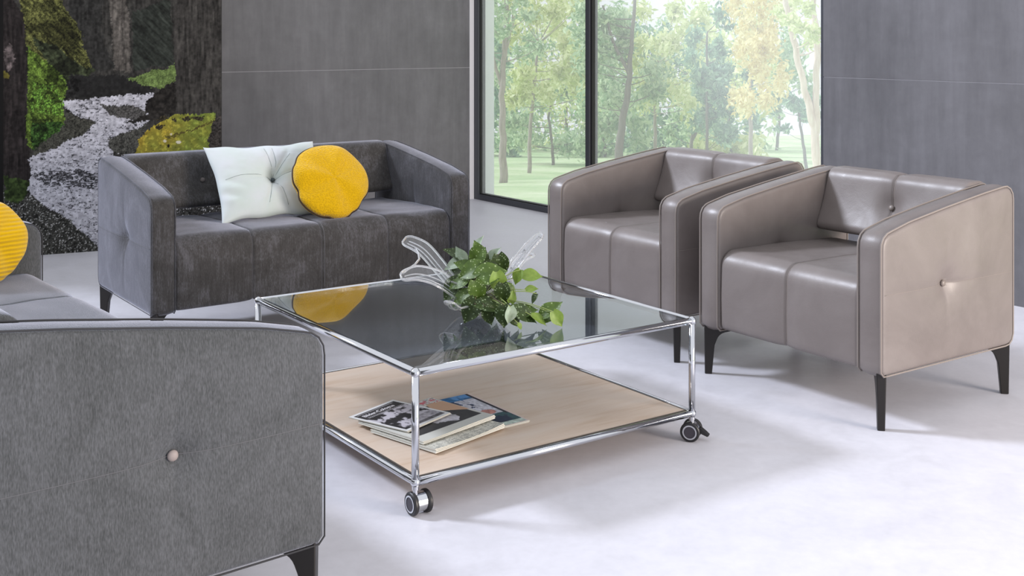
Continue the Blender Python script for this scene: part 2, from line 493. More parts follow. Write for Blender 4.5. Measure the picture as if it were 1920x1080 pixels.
def paint_river(x, y):
    w1 = (fbm(x / 22, y / 22, 3) - 0.5) * 12 + (vnoise(x / 2.2, y / 2.2, 5) - .5) * 5; w2 = (fbm(x / 22, y / 22, 9) - 0.5) * 12 + (vnoise(x / 2.2, y / 2.2, 6) - .5) * 5
    X, Y = x + w1, y + w2
    f1 = fbm(x / 5, y / 5, 11); f2 = fbm(x / 26, y / 26, 21); vert = fbm(x / 4, y / 30, 31); diag = fbm((x + y) / 30, (y - x) / 5, 41)
    fine = vnoise(x / 1.6, y / 1.6, 51)
    C = np.zeros(x.shape + (3,))
    def put(mask, rgb, tex=None, amt=0.5):
        c = np.array(rgb, float) / 255
        c = c[None, :] * np.ones((int(mask.sum()), 1))
        if tex is not None: c = c * (1 + amt * 2 * (tex[mask] - 0.5))[:, None]
        C[mask] = c
    allm = np.ones(x.shape, bool)
    put(allm, (58, 57, 55), 0.5 * vert + 0.5 * f1, 0.9)
    k = np.abs(X - 222 - 0.05 * Y) < 16
    put(k & (Y < 135), (92, 88, 84), 0.5 * vert + 0.5 * f1, 0.9)
    put(inpoly(X, Y, [(110, -300), (215, -300), (190, 60), (215, 130), (160, 130), (130, 40)]), (50, 50, 49), 0.4 * vert + 0.6 * f1, 0.8)
    put(inpoly(X, Y, [(245, 20), (320, 0), (328, 120), (250, 130)]), (50, 54, 50), 0.6 * diag + 0.4 * f1, 0.9)
    put(inpoly(X, Y, [(12, -300), (80, -300), (112, 0), (140, 40), (160, 92), (172, 126), (148, 152), (108, 166), (70, 122), (50, 92), (40, 30)]), (84, 86, 50), diag * 0.65 + 0.35 * fine, 1.3)
    put(inpoly(X, Y, [(60, 70), (100, 84), (150, 120), (175, 130), (150, 160), (118, 150), (84, 112)]), (52, 58, 42), diag * 0.5 + 0.5 * f1, 0.9)
    put(inpoly(X, Y, [(50, 85), (80, 112), (110, 132), (136, 165), (118, 186), (120, 215), (126, 240), (92, 266), (60, 280), (48, 272)]), (86, 108, 46), 0.55 * diag + 0.45 * fine, 0.9)
    k = inpoly(X, Y, [(60, 155), (104, 160), (124, 195), (116, 215), (58, 210)]); put(k & (f1 > .45), (88, 122, 50), fine, 0.7)
    put(inpoly(X, Y, [(58, 232), (110, 226), (128, 240), (95, 264), (60, 282)]), (54, 82, 38), 0.5 * f1 + 0.5 * fine, 1.0)
    put(inpoly(X, Y, [(132, 140), (232, 142), (290, 168), (284, 180), (200, 180), (120, 186)]), (40, 40, 40), f1, 0.4)
    slope = inpoly(X, Y, [(12, -300), (80, -300), (112, 0), (172, 126), (150, 160), (126, 240), (60, 285), (48, 90), (40, 30)])
    C[slope & (f2 < .44)] *= .62; C[slope & (f1 < .36)] *= .7; C[slope & (f1 > .62)] *= 1.2
    # river
    riv = inpoly(X, Y, [(116, 190), (200, 180), (290, 174), (275, 202), (284, 226), (256, 240), (220, 258), (212, 290), (222, 330), (222, 520), (186, 470), (150, 432), (118, 405), (60, 372), (50, 345), (56, 292), (100, 272), (150, 246), (182, 228), (165, 222), (140, 216), (125, 205)])
    rip = vnoise(x / 5.0 + 3 * f1, y / 1.7, 61) * 0.6 + 0.4 * vnoise(x / 2.2, y / 1.2, 62)
    put(riv, (196, 196, 206), f1, 0.25)
    dk = riv & (rip + 0.25 * (f2 - 0.5) < 0.34); put(dk, (98, 98, 104), fine, 0.7)
    put(riv & inpoly(X, Y, [(60, 325), (150, 318), (190, 330), (180, 352), (90, 348)]) & (rip < 0.6), (74, 74, 78), fine, 0.8)
    gr = lambda: 0.55 * fine + 0.45 * f1
    put(inpoly(X, Y, [(188, 194), (250, 199), (278, 210), (270, 223), (208, 219)]), (82, 81, 80), gr(), 0.8)
    put(inpoly(X, Y, [(126, 212), (152, 222), (182, 232), (160, 246), (102, 276), (60, 290), (60, 282), (116, 242)]), (70, 70, 64), gr(), 0.8)
    put(inpoly(X, Y, [(205, 262), (250, 240), (278, 232), (264, 256), (258, 296), (222, 294), (206, 280)]), (76, 76, 72), gr(), 0.8)
    low = inpoly(X, Y, [(212, 290), (430, 284), (430, 520), (222, 520)]); put(low, (66, 65, 64), gr(), 1.0)
    put(low & (fine > 0.86), (190, 190, 194), fine, 0.2)
    bot = inpoly(X, Y, [(-20, 352), (55, 362), (88, 394), (122, 410), (152, 434), (186, 462), (186, 520), (-20, 520)])
    put(bot, (66, 66, 63), gr(), 1.1); put(bot & (fine > 0.80), (150, 150, 150), fine, 0.3)
    # far grass, rock, near grass
    put(inpoly(X, Y, [(234, 148), (290, 132), (330, 120), (328, 150), (302, 166), (266, 160)]), (104, 124, 72), 0.5 * f1 + 0.5 * fine, 0.6)
    put(np.abs(Y - (136 - (X - 262) * 0.16)) < 2.0 + 0 * X, (0, 0, 0)) if False else None
    put(inpoly(X, Y, [(272, 208), (278, 186), (308, 162), (332, 148), (350, 206), (328, 216), (288, 220)]), (42, 40, 38), f1, 0.8)
    put(inpoly(X, Y, [(326, -300), (430, -300), (430, 240), (396, 214), (330, 216), (328, 120)]), (62, 60, 58), 0.6 * vert + 0.4 * f1, 0.9)
    ng = inpoly(X, Y, [(262, 256), (292, 233), (332, 215), (402, 211), (394, 300), (254, 300)])
    t = np.clip((x - 260) / 130 + (f2 - 0.5), 0, 1)
    base = (np.array([168, 148, 58])[None, None] * (1 - t[..., None]) + np.array([118, 134, 62])[None, None] * t[..., None]) / 255
    C[ng] = (base * (0.75 + 0.5 * (0.6 * f1 + 0.4 * diag))[..., None])[ng]
    C[ng & (f1 > .62)] *= 1.18; C[ng & (fine < .18)] *= .78
    put(ng & (np.abs(Y - (262 - (X - 300) * 0.33)) < 2.2) & (X > 315), (92, 84, 46))
    for (cx, cy, rx, ry) in ((302, 238, 9, 4), (350, 222, 8, 4), (370, 221, 10, 4), (330, 225, 5, 3), (300, 222, 12, 4)):
        put(((X - cx) / rx) ** 2 + ((Y - cy) / ry) ** 2 < 1, (60, 55, 42), fine, 0.6)
    for (cx, cy, rx, ry, c) in ((309, 264.5, 3.2, 2.6, (222, 214, 190)), (335, 266.5, 5, 3, (226, 220, 198)), (321, 252, 2.4, 2, (216, 206, 180)), (316, 273.5, 2.4, 3.6, (40, 36, 30))):
        put(((x - cx) / rx) ** 2 + ((y - cy) / ry) ** 2 < 1, c)
    put(inpoly(X, Y, [(393, 236), (432, 190), (432, 300), (390, 292)]), (62, 58, 56), gr(), 0.8)
    put(inpoly(X, Y, [(230, 228), (268, 216), (300, 214), (296, 224), (262, 228)]), (48, 46, 44), f1, 0.7)
    # dark cliff at the left edge
    lc = inpoly(X, Y, [(-60, -300), (14, -300), (22, 0), (44, 28), (51, 100), (50, 250), (60, 330), (44, 350), (-60, 350)])
    put(lc, (44, 40, 40), 0.6 * vert + 0.4 * f1, 1.0)
    put(lc & (((X - 18) / 9) ** 2 + ((Y - 108) / 26) ** 2 < 1), (92, 84, 84), f1, 0.8)
    put(inpoly(X, Y, [(2, 135), (16, 135), (16, 146), (2, 146)]), (92, 86, 40), f1, 0.5)
    put(inpoly(X, Y, [(8, 330), (56, 338), (50, 362), (30, 380), (8, 372)]), (52, 66, 36), f1, 0.8)
    put(x < 6, (26, 26, 26))
    C = np.clip(C, 0, 1)
    return ALB * np.where(C <= 0.04045, C / 12.92, ((C + 0.055) / 1.055) ** 2.4)
mural()

# ------------------------------------------------------------------ seating
DEPTH, ZB, AT = 0.66, 0.16, 0.09
ARM_OUT = resample(fillet([(0, ZB, .012), (0, .566, .045), (.13, .597, .12), (.31, .626, .3), (.50, .653, .3), (DEPTH, .672, .04), (DEPTH, ZB, .035)], 7), 112)
ARM_N = normals2(ARM_OUT)
ARM_C = np.array([.305, .395])

def arm(parent, side, x0, m, m_pipe, m_stitch, m_btn, button=True):
    """x0 = middle of the arm; side = +1/-1 direction of the outer face"""
    r = 0.012; T2 = AT / 2
    O = ARM_OUT - ARM_N * r
    S = [.03, .06, .1, .15, .21, .28, .37, .48, .6, .72, .83, .92, .97, 1.0]
    V, Fc = [], []; n = len(O)
    def face_x(P, s, sign):
        d = np.linalg.norm(P - ARM_C, axis=1); puff = 0.007 * (1 - s ** 3)
        dim = (0.016 if sign > 0 else 0.012) * np.exp(-(d / .038) ** 2) + 0.006 * np.exp(-(d / .10) ** 2)
        gr = 0.0022 * (np.exp(-((P[:, 1] - ARM_C[1]) / .010) ** 2) + 0.7 * np.exp(-((P[:, 0] - ARM_C[0]) / .010) ** 2)) * (1 - s ** 8)
        return T2 + puff - dim - gr
    rings = []
    for s in S:
        P = ARM_C + (O - ARM_C) * s; rings.append((P, face_x(P, s, 1)))
    for ph in (30, 60, 90):
        a = math.radians(ph); rings.append((O + ARM_N * r * math.sin(a), np.full(n, T2 - r + r * math.cos(a))))
    rings.append((ARM_OUT + ARM_N * 0.004, np.full(n, 0.012))); rings.append((ARM_OUT + ARM_N * 0.004, np.full(n, -0.012)))
    for ph in (90, 60, 30):
        a = math.radians(ph); rings.append((O + ARM_N * r * math.sin(a), -np.full(n, T2 - r + r * math.cos(a))))
    for s in S[::-1]:
        P = ARM_C + (O - ARM_C) * s; rings.append((P, -face_x(P, s, -1)))
    for P, xx in rings:
        for k in range(n): V.append((x0 + side * xx[k], P[k, 0], P[k, 1]))
    for i in range(len(rings) - 1):
        for k in range(n):
            j = (k + 1) % n; Fc.append((i * n + k, i * n + j, (i + 1) * n + j, (i + 1) * n + k))
    V.append((x0 + side * (T2 + .007 - .022), *ARM_C)); V.append((x0 - side * (T2 + .007 - .018), *ARM_C))
    a, b = len(V) - 2, len(V) - 1; L = (len(rings) - 1) * n
    for k in range(n):
        j = (k + 1) % n; Fc.append((a, j, k)); Fc.append((b, L + k, L + j))
    o = mesh('armrest', V, Fc, m, parent, fix=True)
    W = ARM_OUT + ARM_N * 0.0015
    for sg in (1, -1):
        tube('piping', [(x0 + side * sg * (T2 - 0.004), p[0], p[1]) for p in W], 0.0028 if m is M_LEATHER else 0.0019, m_pipe, o, 6, True)
    # horizontal seam on the outer face
    ys = np.linspace(0.012, DEPTH - 0.012, 40)
    pts = []
    for y in ys:
        P = np.array([[y, ARM_C[1]]]); s = min(1.0, abs(y - ARM_C[0]) / (ARM_C[0] if y < ARM_C[0] else DEPTH - ARM_C[0]))
        pts.append((x0 + side * (face_x(P, s, 1)[0] + 0.0003), y, ARM_C[1]))
    tube('seam', pts, 0.0008, m_stitch, o, 5)
    if button:
        lathe('button', [(0, .006), (.005, .0055), (.0095, .003), (.0105, 0), (.009, -.004), (0, -.004)], m_btn, o, 16,
              axis=(side, 0, 0), center=(x0 + side * (T2 + .007 - .020), *ARM_C), angle=None)
    return o

def sweep(name, P, xs, m, parent, disp=None, rend=0.012):
    nrm = normals2(P); n = len(P); V, Fc = [], []
    for x in xs:
        d = min(x - xs[0], xs[-1] - x)
        e = rend - math.sqrt(max(0, rend ** 2 - (rend - d) ** 2)) if d < rend else 0.0
        off = -e - (disp(x, P) if disp else 0.0)
        Q = P + nrm * (off if np.ndim(off) == 0 else np.asarray(off)[:, None])
        for k in range(n): V.append((x, Q[k, 0], Q[k, 1]))
    for i in range(len(xs) - 1):
        for k in range(n):
            j = (k + 1) % n; Fc.append((i * n + k, i * n + j, (i + 1) * n + j, (i + 1) * n + k))
    Fc.append(tuple(range(n))); Fc.append(tuple(range((len(xs) - 1) * n, len(xs) * n)))
    o = mesh(name, V, Fc, m, parent, fix=True)
    return o, nrm

SEAT_P = resample(fillet([(.006, ZB + .004, .015), (.004, .28, .6), (.008, .43, .055), (.30, .430, .5), (.60, .418, .03), (.60, ZB + .004, .01)], 8), 130)
BACK_P = resample(fillet([(.468, .457, .022), (.515, .56, .8), (.548, .676, .045), (DEPTH - .006, .676, .03), (DEPTH - .006, .457, .02)], 8), 110)

def stations(a, b, marks, n):
    xs = list(np.linspace(a, b, n)) + [a + .002, a + .005, a + .009, b - .002, b - .005, b - .009]
    for s in marks: xs += [s + d for d in (-.03, -.02, -.012, -.007, -.004, -.002, 0, .002, .004, .007, .012, .02, .03)]
    xs = sorted(set(round(x, 5) for x in xs if a <= x <= b))
    return xs

def leg_mesh(name, mirror_dir, cx, cy, parent):
    """cast leg with a bracket running diagonally under the seat"""
    prof = fillet([(-.012, 0, .002), (.012, 0, .002), (.021, .098, .03), (.036, .138, .05), (.118, .160, .0), (.118, .165, 0), (-.014, .165, 0)], 4)
    dx, dy = mirror_dir; L = math.hypot(dx, dy); dx /= L; dy /= L
    wx, wy = -dy, dx
    V, Fc = [], []; n = len(prof)
    offs = [(-1.0, .85), (-.8, 1.0), (.8, 1.0), (1.0, .85)]
    c = prof.mean(0)
    for (w, sc) in offs:
        for (d, z) in prof:
            tw = 0.0105 + 0.0035 * min(1, z / .16)
            dd = d * 1.0 if abs(w) < .9 else d + (0.002 if d < 0 else -0.002)
            V.append((cx + dx * dd + wx * w * tw, cy + dy * dd + wy * w * tw, z))
    for i in range(len(offs) - 1):
        for k in range(n):
            j = (k + 1) % n; Fc.append((i * n + k, i * n + j, (i + 1) * n + j, (i + 1) * n + k))
    Fc.append(tuple(range(n))); Fc.append(tuple(range((len(offs) - 1) * n, len(offs) * n)))
    o = mesh(name, V, Fc, M_LEG, parent, fix=True); o.data.set_sharp_from_angle(angle=math.radians(38))
    return o

def seating(name, loc, rz, W, seams, main, bmarks, buttons, m, m_pipe, m_seam, m_stitch, m_btn, m_sbtn, side_btn=True):
    root = empty(name, loc, rz)
    for sd in (-1, 1):
        arm(root, sd, sd * (W / 2 - AT / 2), m, m_pipe, m_stitch, m_sbtn, side_btn)
    a, b = -W / 2 + AT + .0005, W / 2 - AT - .0005
    rng = np.random.RandomState(5)
    def dseat(x, P):
        g = 0.0
        for s in seams: g += 0.0045 * math.exp(-((x - s) / .0045) ** 2) + 0.004 * math.exp(-((x - s) / .03) ** 2)
        if m is not M_LEATHER: g = g + 0.004 * (vnoise(np.full(len(P), x * 9), P[:, 0] * 14, 4) - .5) * (P[:, 1] > .38)
        return g
    so, sn = sweep('seat', SEAT_P, stations(a, b, seams, 40), m, root, dseat, .014)
    front = [k for k in range(len(SEAT_P)) if SEAT_P[k, 1] > ZB + .02 and SEAT_P[k, 0] < .59]
    front.sort(key=lambda k: (SEAT_P[k, 0] > .03, SEAT_P[k, 1] if SEAT_P[k, 0] <= .03 else SEAT_P[k, 0]))
    for s in seams:
        dd = (0.0, .0075) if s in main else (0.0,)
        for q, d in enumerate(dd):
            base = dseat(s + d, SEAT_P); base = np.broadcast_to(base, (len(SEAT_P),))
            pts = [(s + d, *(SEAT_P[k] + sn[k] * (-base[k] - .0004))) for k in front]
            tube('seam', pts, 0.0012, m_seam if q == 0 else m_stitch, so, 5)
    def dback(x, P):
        g = np.zeros(len(P)); fr = (P[:, 0] < .56)
        for s in bmarks: g = g + (0.004 * math.exp(-((x - s) / .005) ** 2) + .004 * math.exp(-((x - s) / .03) ** 2))
        for s in buttons:
            d2 = (x - s) ** 2 + (P[:, 1] - .568) ** 2
            g = g + fr * (0.017 * np.exp(-d2 / .035 ** 2) + .006 * np.exp(-d2 / .09 ** 2))
        return g
    bo, bn = sweep('backrest', BACK_P, stations(a, b, sorted(set(bmarks) | set(buttons)), 44), m, root, dback, .014)
    fr = [k for k in range(len(BACK_P)) if BACK_P[k, 0] < .60 and BACK_P[k, 1] > .47]
    fr.sort(key=lambda k: BACK_P[k, 1] + 2 * max(0, BACK_P[k, 0] - .55))
    for s in bmarks:
        for q, d in enumerate((0.0, .0075)):
            base = dback(s + d, BACK_P)
            tube('seam', [(s + d, *(BACK_P[k] + bn[k] * (-base[k] - .0004))) for k in fr], .0012, m_seam if q == 0 else m_stitch, bo, 5)
    for s in buttons:
        lathe('button', [(0, .006), (.005, .0055), (.0095, .003), (.0105, 0), (.009, -.004), (0, -.004)], m_btn, bo, 16,
              axis=(0, -.92, .39), center=(s, .5185 + .016, .568 - .006), angle=None)
    for sx in (-1, 1):
        for (yy, sy) in ((.021, 1), (DEPTH - .021, -1)):
            leg_mesh('leg', (-sx, sy), sx * (W / 2 - .021), yy, root)
    return root

c1 = seating('armchair', (0.8553, 3.740, 0), 0.61 - math.pi / 2, .752, [0.0], [0.0], [0.0], [0.0], M_LEATHER, M_STITCHL, M_SEAML, M_STITCHL, M_BTNL, M_BTNL)
tag(c1, 'taupe leather armchair in front, showing its buttoned outer side panel', 'armchair', 'matching taupe leather armchairs')
c2 = copy_tree(c1); c2.location = (0.361, 4.460, 0)
tag(c2, 'taupe leather armchair directly before the window, partly behind the other armchair', 'armchair', 'matching taupe leather armchairs')
LA = 1.335
sa = seating('sofa', (-0.7223, 4.559, 0), 0.611, LA, [.385 - LA / 2, 0.0, .957 - LA / 2], [0.0], [], [.385 - LA / 2, .957 - LA / 2], M_VELVET, M_VELVET, M_SEAMG, M_STITCHG, M_BTNG2, M_BTNG2, False)
tag(sa, 'dark grey velvet two-seat sofa before the concrete wall, carrying a mint pillow', 'sofa')
LB = 1.79
sb = seating('sofa', (-0.930, 3.009, 0), 2.254, LB, [-.42, 0.0, .42], [0.0], [], [-.5, 0.0, .5], M_CHENILLE, M_SEAMG, M_SEAMG, M_STITCHG, M_BTNG, M_BTNG, True)
tag(sb, 'grey woven sofa in the left foreground, cut off by the frame', 'sofa')

# ------------------------------------------------------------------ cushions
def frame_mat(sofa, x, y, z, yaw, lean, roll=0.0):
    """cushion frame: X across, Y up the cushion, Z out of its face (towards the sitter)"""
    m = Matrix.Rotation(sofa.rotation_euler[2], 4, 'Z'); m.translation = sofa.location
    loc = Matrix.Translation((x, y, z)) @ Matrix.Rotation(yaw, 4, 'Z') @ Matrix.Rotation(math.pi / 2 - lean, 4, 'X') @ Matrix.Rotation(roll, 4, 'Z')
    return m @ loc

def mint_pillow():
    W2, H2, T = .236, .176, .050
    n1, n2 = 97, 73
    u = np.linspace(-1, 1, n1); v = np.linspace(-1, 1, n2); U, Vv = np.meshgrid(u, v)
    cx = 1 - 0.075 * (1 - Vv ** 2) ** 1 ; cy = 1 - 0.085 * (1 - U ** 2)
    wob = 0.012 * np.sin(U * 9 + 1) * (np.abs(Vv) ** 6) + 0.010 * np.sin(Vv * 8) * (np.abs(U) ** 6)
    X = W2 * U * cx + wob * .1; Y = H2 * Vv * cy + wob * .35
    edge = np.clip((1 - np.abs(U) ** 2.6) * (1 - np.abs(Vv) ** 2.6), 0, 1) ** .55
    bx, by = .01, -.004
    d = np.hypot(X - bx, Y - by); an = np.arctan2(Y - by, X - bx)
    dim = .030 * np.exp(-(d / .030) ** 2) + .014 * np.exp(-(d / .085) ** 2)
    fold = 0
    for a, dep, wd in ((math.pi, .003, .006), (1.62, .004, .008), (1.38, .003, .008), (.95, .006, .010), (.25, .003, .006), (-2.05, .005, .008), (-1.30, .004, .008)):
        da = (an - a + math.pi) % (2 * math.pi) - math.pi
        fold = fold + dep * np.exp(-(d * np.sin(np.clip(da, -1.5, 1.5)) / wd) ** 2) * (np.abs(da) < 1.2) * np.exp(-(d / .16) ** 4)
    wr_ = .004 * (fbm(U * 5 + 9, Vv * 5 + 9, 7) - .5) + .006 * np.sin((U * .6 + Vv) * 16) * np.exp(-((U + .85) / .22) ** 2) * np.exp(-((Vv + .35) / .4) ** 2)
    Zf = T * edge - dim * edge - fold * edge + wr_ * edge
    Zb = -T * .9 * edge
    V = np.concatenate([np.stack([X, Y, Zf], -1).reshape(-1, 3), np.stack([X, Y, Zb - .001], -1).reshape(-1, 3)])
    idx = np.arange(n1 * n2).reshape(n2, n1); Fc = []
    q = np.stack([idx[:-1, :-1], idx[:-1, 1:], idx[1:, 1:], idx[1:, :-1]], -1).reshape(-1, 4)
    Fc = q.tolist() + (q[:, ::-1] + n1 * n2).tolist()
    rim = list(idx[0, :]) + list(idx[1:, -1]) + list(idx[-1, -2::-1]) + list(idx[-2:0:-1, 0]); off = n1 * n2
    for k in range(len(rim)):
        a, b = rim[k], rim[(k + 1) % len(rim)]; Fc.append((b, a, a + off, b + off))
    root = empty('pillow', (0, 0, 0)); root.matrix_world = frame_mat(sa, -.082, .325, .566, -.03, .68)
    tag(root, 'pale mint tufted pillow with a dark button on the velvet sofa', 'pillow')
    o = mesh('cover', V.tolist(), Fc, M_MINT, root, fix=True)
    bz = T - .044
    lathe('button', [(0, .006), (.004, .0055), (.0078, .003), (.0085, 0), (.007, -.004), (0, -.004)], M_DKBTN, root, 16, center=(bx, by, bz + .004), angle=None)
    # grey tubes along the surface, painting the shade inside the creases
    def surf(x, y):
        i = np.argmin((X - x) ** 2 + (Y - y) ** 2); return Zf.ravel()[i]
    for path in (((bx, by), (-.06, .008), (-.13, .010), (-.19, .002)), ((bx, by), (.008, .06), (.000, .135)), ((bx, by), (.03, .06), (.034, .135)),
                 ((bx, by), (.05, .045), (.10, .10)), ((bx, by), (.08, .012), (.15, .02)), ((bx, by), (-.014, -.05), (-.04, -.12)), ((bx, by), (.03, -.06), (.036, -.135))):
        P = []
        for k in range(len(path) - 1):
            for t in np.linspace(0, 1, 8, endpoint=(k == len(path) - 2)):
                x = path[k][0] * (1 - t) + path[k + 1][0] * t; y = path[k][1] * (1 - t) + path[k + 1][1] * t
                P.append((x, y, surf(x, y) + .0002))
        P = np.array(P); P[1:-1, 2] = (P[:-2, 2] + P[1:-1, 2] + P[2:, 2]) / 3
        tube('crease_shade_line', P.tolist(), .0010, M_CREASE, root, 5)
    return root
mint_pillow()

def round_cushion(sofa, x, y, z, yaw, lean, roll, R, T, m, label, seed, zipper=True):
    na, nr = 96, 26
    rs = np.random.RandomState(seed)
    an = np.linspace(0, 2 * math.pi, na, endpoint=False)
    rim = 1 + .018 * np.sin(3 * an + 1) + .012 * np.sin(5 * an + 2.2)
    for a, d, w in ((3.35, .075, .16), (4.45, .04, .12), (2.55, .035, .12), (5.15, .035, .10), (5.6, .05, .18)):
        rim = rim - d * np.exp(-(((an - a + math.pi) % (2 * math.pi) - math.pi) / w) ** 2)
    V, Fc = [(0, 0, T)], []
    side = []
    for sgn in (1, -1):
        for k in range(1, nr + 1):
            t = k / nr
            s = math.sin(t * math.pi / 2); zz = math.cos(t * math.pi / 2) ** .75
            for j in range(na):
                rr = R * s * (1 + (rim[j] - 1) * t ** 3)
                wob = .006 * math.sin(an[j] * 4 + seed) * t * (1 - t) * 4 + .004 * math.sin(7 * an[j]) * t ** 2 * (1 - t) * 6
                V.append((rr * math.cos(an[j]), rr * math.sin(an[j]), sgn * (T * zz + wob + .004)))
        if sgn == 1: V.append((0, 0, -T))
    b0 = 1; bc = 1 + nr * na; b1 = bc + 1
    for base, c in ((b0, 0), (b1, bc)):
        for j in range(na): Fc.append((c, base + j, base + (j + 1) % na))
        for k in range(nr - 1):
            for j in range(na):
                Fc.append((base + k * na + j, base + (k + 1) * na + j, base + (k + 1) * na + (j + 1) % na, base + k * na + (j + 1) % na))
    for j in range(na):
        Fc.append((b0 + (nr - 1) * na + j, b1 + (nr - 1) * na + j, b1 + (nr - 1) * na + (j + 1) % na, b0 + (nr - 1) * na + (j + 1) % na))
    root = empty('round_cushion', (0, 0, 0)); root.matrix_world = frame_mat(sofa, x, y, z, yaw, lean, roll)
    tag(root, label, 'cushion', 'round yellow cushions')
    mesh('cover', V, Fc, m, root, fix=True)
    if zipper:
        P = [(R * 1.004 * rim[j] * math.cos(an[j]), R * 1.004 * rim[j] * math.sin(an[j]), 0) for j in range(na)]
        tube('zip_tape', P, .0042, M_ZIP, root, 6, True)
    return root
round_cushion(sa, .100, .150, .566, -.06, .52, 0.0, .157, .046, M_YELLOW, 'mustard yellow round knitted cushion leaning on the mint pillow', 3)
round_cushion(sb, .722, .190, .549, -1.35, .20, 0.0, .122, .056, M_YELLOWR, 'yellow ribbed round cushion against the arm of the foreground sofa', 8, False)

# ------------------------------------------------------------------ coffee table
TA = 0.611
UT, VT = axes(TA)
TW, TD, ZT, ZBT, TR = .905, .945, .3415, .0798, .0095
TC = Vector((-.2315, 2.8437, 0)) + UT * TW / 2 + VT * TD / 2
tb = empty('coffee_table', TC, TA)
tag(tb, 'square chrome tube coffee table on casters with glass top and maple shelf', 'coffee table')
hx, hy = TW / 2, TD / 2
cor = [(-hx, -hy), (hx, -hy), (hx, hy), (-hx, hy)]
for i, (x, y) in enumerate(cor):
    x2, y2 = cor[(i + 1) % 4]
    for z in (ZT, ZBT):
        tube('rail', [(x, y, z), (x * .5 + x2 * .5, y * .5 + y2 * .5, z), (x2, y2, z)], TR, M_CHROME, tb, 20)
    tube('post', [(x, y, ZBT), (x, y, ZT)], TR, M_CHROME, tb, 20)
    for z in (ZT, ZBT):
        lathe('ball_connector', [(0.0125 * math.sin(a), -0.0125 * math.cos(a)) for a in np.linspace(0, math.pi, 14)], M_CHROME, tb, 20, center=(x, y, z), angle=None)
g = box('glass_top', (-hx + .012, -hy + .012, ZT + .001), (hx - .012, hy - .012, ZT + .007), M_TOPGLASS, tb)
g['label'] = 'grey tinted glass top'
sh = box('shelf_panel', (-hx + .014, -hy + .014, ZBT - .008), (hx - .014, hy - .014, ZBT + .008), M_MAPLE, tb, .001, 1)
sh['label'] = 'pale maple shelf'
for (lo, hi) in (((-hx + .010, -hy + .010), (hx - .010, -hy + .0138)), ((-hx + .010, hy - .0138), (hx - .010, hy - .010)),
                 ((-hx + .010, -hy + .0138), (-hx + .0138, hy - .0138)), ((hx - .0138, -hy + .0138), (hx - .010, hy - .0138))):
    box('shelf_edging', (*lo, ZBT - .008), (*hi, ZBT + .0085), M_EDGE, sh)
# casters: axle along the table's long side
WRD = .028
for i, (x, y) in enumerate(cor):
    c = empty('caster', (x, y, 0)); c.parent = tb
    lathe('stem', [(0, .048), (.0065, .048), (.0065, .062), (.0085, .062), (.0085, ZBT - .006), (0, ZBT - .006)], M_CHROME, c, 16)
    ax = (1, 0, 0); cx = .012
    lathe('housing', [(0, -.013), (.0235, -.013), (.0235, .013), (0, .013)], M_CHROME, c, 28, axis=ax, center=(cx, .004, .0295))
    for sg in (-1, 1):
        w = lathe('wheel', [(.0, 0), (.020, 0), (.0262, .001), (WRD, .004), (WRD, .010), (.026, .0125), (.0225, .013), (.0225, .0115), (0, .0115)], M_BLACK, c, 32, axis=(sg, 0, 0), center=(cx + sg * .0125, .004, WRD))
        # keep wheel above ground
        lathe('wheel_ring', [(.0165, .011), (.0165, .0137), (.0205, .0137), (.0205, .011)], M_CHROME, w, 32, axis=(sg, 0, 0), center=(cx + sg * .0125, .004, WRD))
        lathe('hub_cap', [(0, .0125), (.0155, .0125), (.0163, .011)], M_HUB, w, 28, axis=(sg, 0, 0), center=(cx + sg * .0125, .004, WRD))
    if i in (1, 3):
        bm = bmesh.new()
        s = 1 if i == 1 else -1
        pr = [(.018, .030), (.030, .020), (.046, .014), (.050, .017), (.040, .026), (.026, .036)]
        vs0 = [bm.verts.new((cx - .010 + .006, .004 - d * s, z)) for d, z in pr]; vs1 = [bm.verts.new((cx + .010 + .006, .004 - d * s, z)) for d, z in pr]
        bm.faces.new(vs0); bm.faces.new(vs1[::-1])
        for k in range(len(pr)):
            j = (k + 1) % len(pr); bm.faces.new((vs0[j], vs0[k], vs1[k], vs1[j]))
        bmesh.ops.recalc_face_normals(bm, faces=bm.faces)
        bm_obj('brake_lever', bm, M_BLACK, c)
    if i == 1: c.rotation_euler[2] = math.radians(35)

def tpos(u, v, z): return Vector((u - hx, v - hy, z))       # table corner coordinates -> table local
TM = Matrix.Translation(TC) @ Matrix.Rotation(TA, 4, 'Z')

